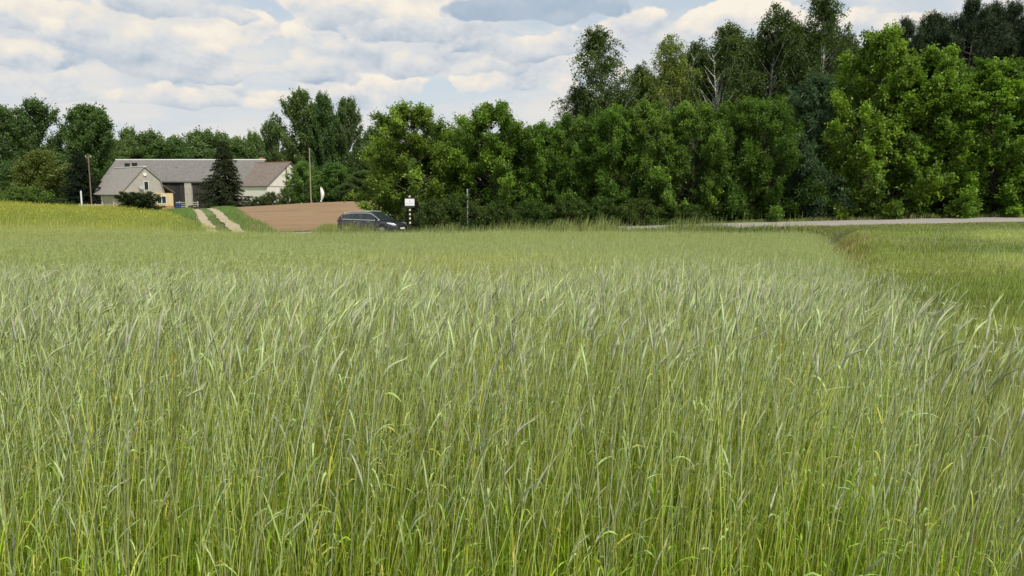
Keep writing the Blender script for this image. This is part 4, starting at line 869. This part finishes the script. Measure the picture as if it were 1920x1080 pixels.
# cabin: roof shell only, open below the roof line where the panes sit
roofs = []
for x, zt_, wb, wt in RT[2:7]:
    h = [(wt+.04, zt_-.06), (wt-.05, zt_-.005), (wt*.5, zt_+.018), (0, zt_+.025)]; roofs.append([(x, y, z) for y, z in h]+[(x, -y, z) for y, z in h[-2::-1]])
roof = loft(roofs, M_paint, 'roof', car)
topz = lambda x: np.interp(x, [r_[0] for r_ in RT], [r_[1]-.055 for r_ in RT])
botz = lambda x: np.interp(x, [-2.2, 0, 1.3], [1.02, .985, .95])
def sidey(x, z):
    tz = np.interp(x, [r_[0] for r_ in RT], [r_[1] for r_ in RT]); wb = np.interp(x, [r_[0] for r_ in RT], [r_[2] for r_ in RT]); wt = np.interp(x, [r_[0] for r_ in RT], [r_[3] for r_ in RT])
    return wb+(wt+.03-wb)*np.clip((z-.93)/max(tz-.04-.93, .05), 0, 1)
for s in (-1, 1):
    for x0, x1 in ((-1.98, -1.24), (-1.18, -.22), (-.14, 1.08)):
        g = G(); xs_ = np.linspace(x0, x1, 9); V = []
        for x in xs_:
            zb_, zt_ = botz(x), max(topz(x)-.02, botz(x)+.02); V += [(x, s*sidey(x, zb_), zb_), (x, s*sidey(x, zt_), zt_)]
        g.add(V, Q=[(2*i, 2*i+2, 2*i+3, 2*i+1) for i in range(8)]); g.build('side_window', M_cglass, car)
    g = G(); xs_ = np.linspace(-2.0, 1.12, 22); up = [(x, s*(sidey(x, topz(x))+.01), max(topz(x), botz(x)+.03)) for x in xs_]; lo = [(x, s*(sidey(x, botz(x))+.02), botz(x)-.01) for x in xs_]
    g.tube(up+lo[::-1]+[up[0]], .028, 6, cap=False); g.build('window_trim', M_chrome, car, smooth=True)
    for x0 in (-1.21, -.18):
        g = G(); g.add([(x0-.04, s*sidey(x0, botz(x0)), botz(x0)), (x0+.04, s*sidey(x0, botz(x0)), botz(x0)), (x0+.04, s*sidey(x0, topz(x0)), topz(x0)), (x0-.04, s*sidey(x0, topz(x0)), topz(x0))], Q=[(0, 1, 2, 3)]); g.build('door_pillar', M_black, car)
    g = G(); xs_ = np.linspace(-1.85, .35, 9); g.tube([(x, s*.60, np.interp(x, [r_[0] for r_ in RT], [r_[1] for r_ in RT])+.055) for x in xs_], .03, 6); g.build('roof_rail', M_chrome, car, smooth=True)
    g = G(); g.tube([(1.02, s*.86, .98), (1.0, s*1.0, 1.02), (.98, s*1.08, 1.03)], [.03, .08, .06], 8); g.build('wing_mirror', M_paint, car, smooth=True)
    g = G(); g.tube([(1.78, s*.87, .80), (2.0, s*.825, .755), (2.2, s*.745, .70), (2.33, s*.62, .665)], [.03, .075, .09, .05], 8); g.build('headlight', M_lamp, car, smooth=True)
    g = G(); g.tube([(-2.02, s*.87, .93), (-2.25, s*.84, .92), (-2.385, s*.72, .90)], [.03, .08, .07], 8); g.build('tail_light', M_red, car, smooth=True)
    # pillars
    g = G(); g.tube([(.42, s*.64, 1.41), (.8, s*.71, 1.22), (1.25, s*.83, .96)], .035, 6); g.tube([(-1.85, s*.68, 1.36), (-2.1, s*.75, 1.17), (-2.3, s*.80, 1.0)], .05, 6); g.build('roof_pillar', M_paint, car, smooth=True)
    g = G(); xs_ = [-2.28, -2.02, -1.84]; g.add([(-2.28, s*.83, 1.0), (-1.98, s*.88, 1.0), (-1.8, s*.69, 1.36), (-1.95, s*.70, 1.34)], Q=[(0, 1, 2, 3)]); g.build('rear_quarter', M_paint, car)
    for x0 in (-.9, .25):
        g = G(); g.box(x0, x0+.2, s*.925-.015, s*.925+.015, .84, .87); g.build('door_handle', M_chrome, car)
    for x0 in (-1.42, 1.42):
        g = G(); disc(g, (x0, s*.80, .33), .42, .26, (0, 1, 0), n=20); g.build('wheel_arch', M_black, car)
        g = G(); disc(g, (x0, s*.84, .33), .33, .22, (0, 1, 0), n=24); wh = g.build('wheel', M_tyre, car)
        g = G(); disc(g, (x0, s*.945, .33), .2, .03, (0, 1, 0), n=20)
        for k in range(5):
            a = k*1.2566; g.box(0, .23, -.012, .012, -.03, .03, M=Matrix.Translation((x0, s*.955, .33)) @ Matrix.Rotation(a, 4, 'Y'))
        g.build('rim', M_rim, wh)
def pane(name, pts): g = G(); g.add(pts, Q=[(0, 1, 2, 3)]); g.build(name, M_cglass, car)
pane('windscreen', [(.44, -.62, 1.42), (.44, .62, 1.42), (1.29, .80, .965), (1.29, -.80, .965)]); pane('rear_window', [(-1.87, -.62, 1.37), (-1.87, .62, 1.37), (-2.32, .74, 1.0), (-2.32, -.74, 1.0)])
for x0, ys_ in ((.1, (-.37, .37)), (-.85, (-.42, .42))):
    for yy in ys_:
        g = G(); g.box(x0-.12, x0, yy-.24, yy+.24, .6, 1.12); g.box(x0-.12, x0-.02, yy-.12, yy+.12, 1.14, 1.32); g.build('seat', M_seat, car)
g = G(); g.box(2.385, 2.43, -.42, .42, .46, .60); g.build('grille', M_black, car)
g = G(); g.box(2.43, 2.445, -.26, .26, .40, .50); g.build('number_plate', M_wht, car)

# cow parsley along the rye edge
def parsley(x, y, h, label):
    z0 = float(gz(x, y)); o = thing('cow_parsley', (x, y, z0), random.uniform(0, 6), label, 'wild flower', 'cream umbel flowers at the rye edge'); rt = np.random.default_rng(int(abs(x)*977+y*131))
    g = G(); g.tube([(0, 0, 0), (.02, 0, h*.5), (.05, .02, h*.75)], [.006, .004, .003], 5, C=(.16, .24, .07)); hd = []
    for k in range(5):
        a = k*1.3; e = (math.cos(a)*.12*h+.05, math.sin(a)*.12*h, h*(.9+.1*math.sin(k*2))); g.tube([(.02, 0, h*.5), e], [.003, .002], 4, C=(.16, .24, .07)); hd.append(e)
    g.build('stem', M_grass, o)
    for e in hd:
     g = G(); P = np.array(e)+rt.normal(0, 1, (22, 3))*np.array([.016, .016, .004]); n_ = len(P); s = rt.uniform(.005, .010, n_)[:, None]
     d = unit(np.stack([rt.normal(0, 1, n_), rt.normal(0, 1, n_), rt.normal(0, .3, n_)], 1)); w2 = unit(np.cross(d, np.array([0, 0, 1.])+rt.normal(0, .3, (n_, 3))))
     g.add(np.stack([P-d*s, P-w2*s, P+d*s, P+w2*s], 1), Q=np.arange(n_*4).reshape(-1, 4), C=(.5, .52, .33)); g.build('flower_head', M_grass, o)
for px, Y, h, lb in ((1628, 17, .62, 'cream flower cluster nearest the dirt patch at the far rye edge'), (1745, 6.3, .62, 'cream umbel cluster half way along the rye edge'), (1768, 5.6, .6, 'cream umbels just right of the half way cluster'),
                 (1800, 5.0, .66, 'cream umbels at the rye edge above the leaning ears on the right'), (1845, 4.6, .6, 'cream umbels low in the meadow near the right edge'), (1880, 4.2, .62, 'cream umbel plant nearest the right edge of the photo'),
                 (1712, 7.6, .6, 'small cream umbels left of the half way cluster'), (1700, 21, .6, 'faint cream flowers in the meadow beyond the dirt patch'), (1760, 22, .6, 'faint cream flowers in the middle of the meadow'),
                 (1830, 19, .6, 'faint cream flowers in the right of the meadow'), (1890, 15, .6, 'cream flowers at the right border of the meadow')):
    X, Y = at(px, Y); X = max(X, float(edge_x(Y))+.25); parsley(X, Y, h*(1.55 if Y < 12 else 1.1), lb)
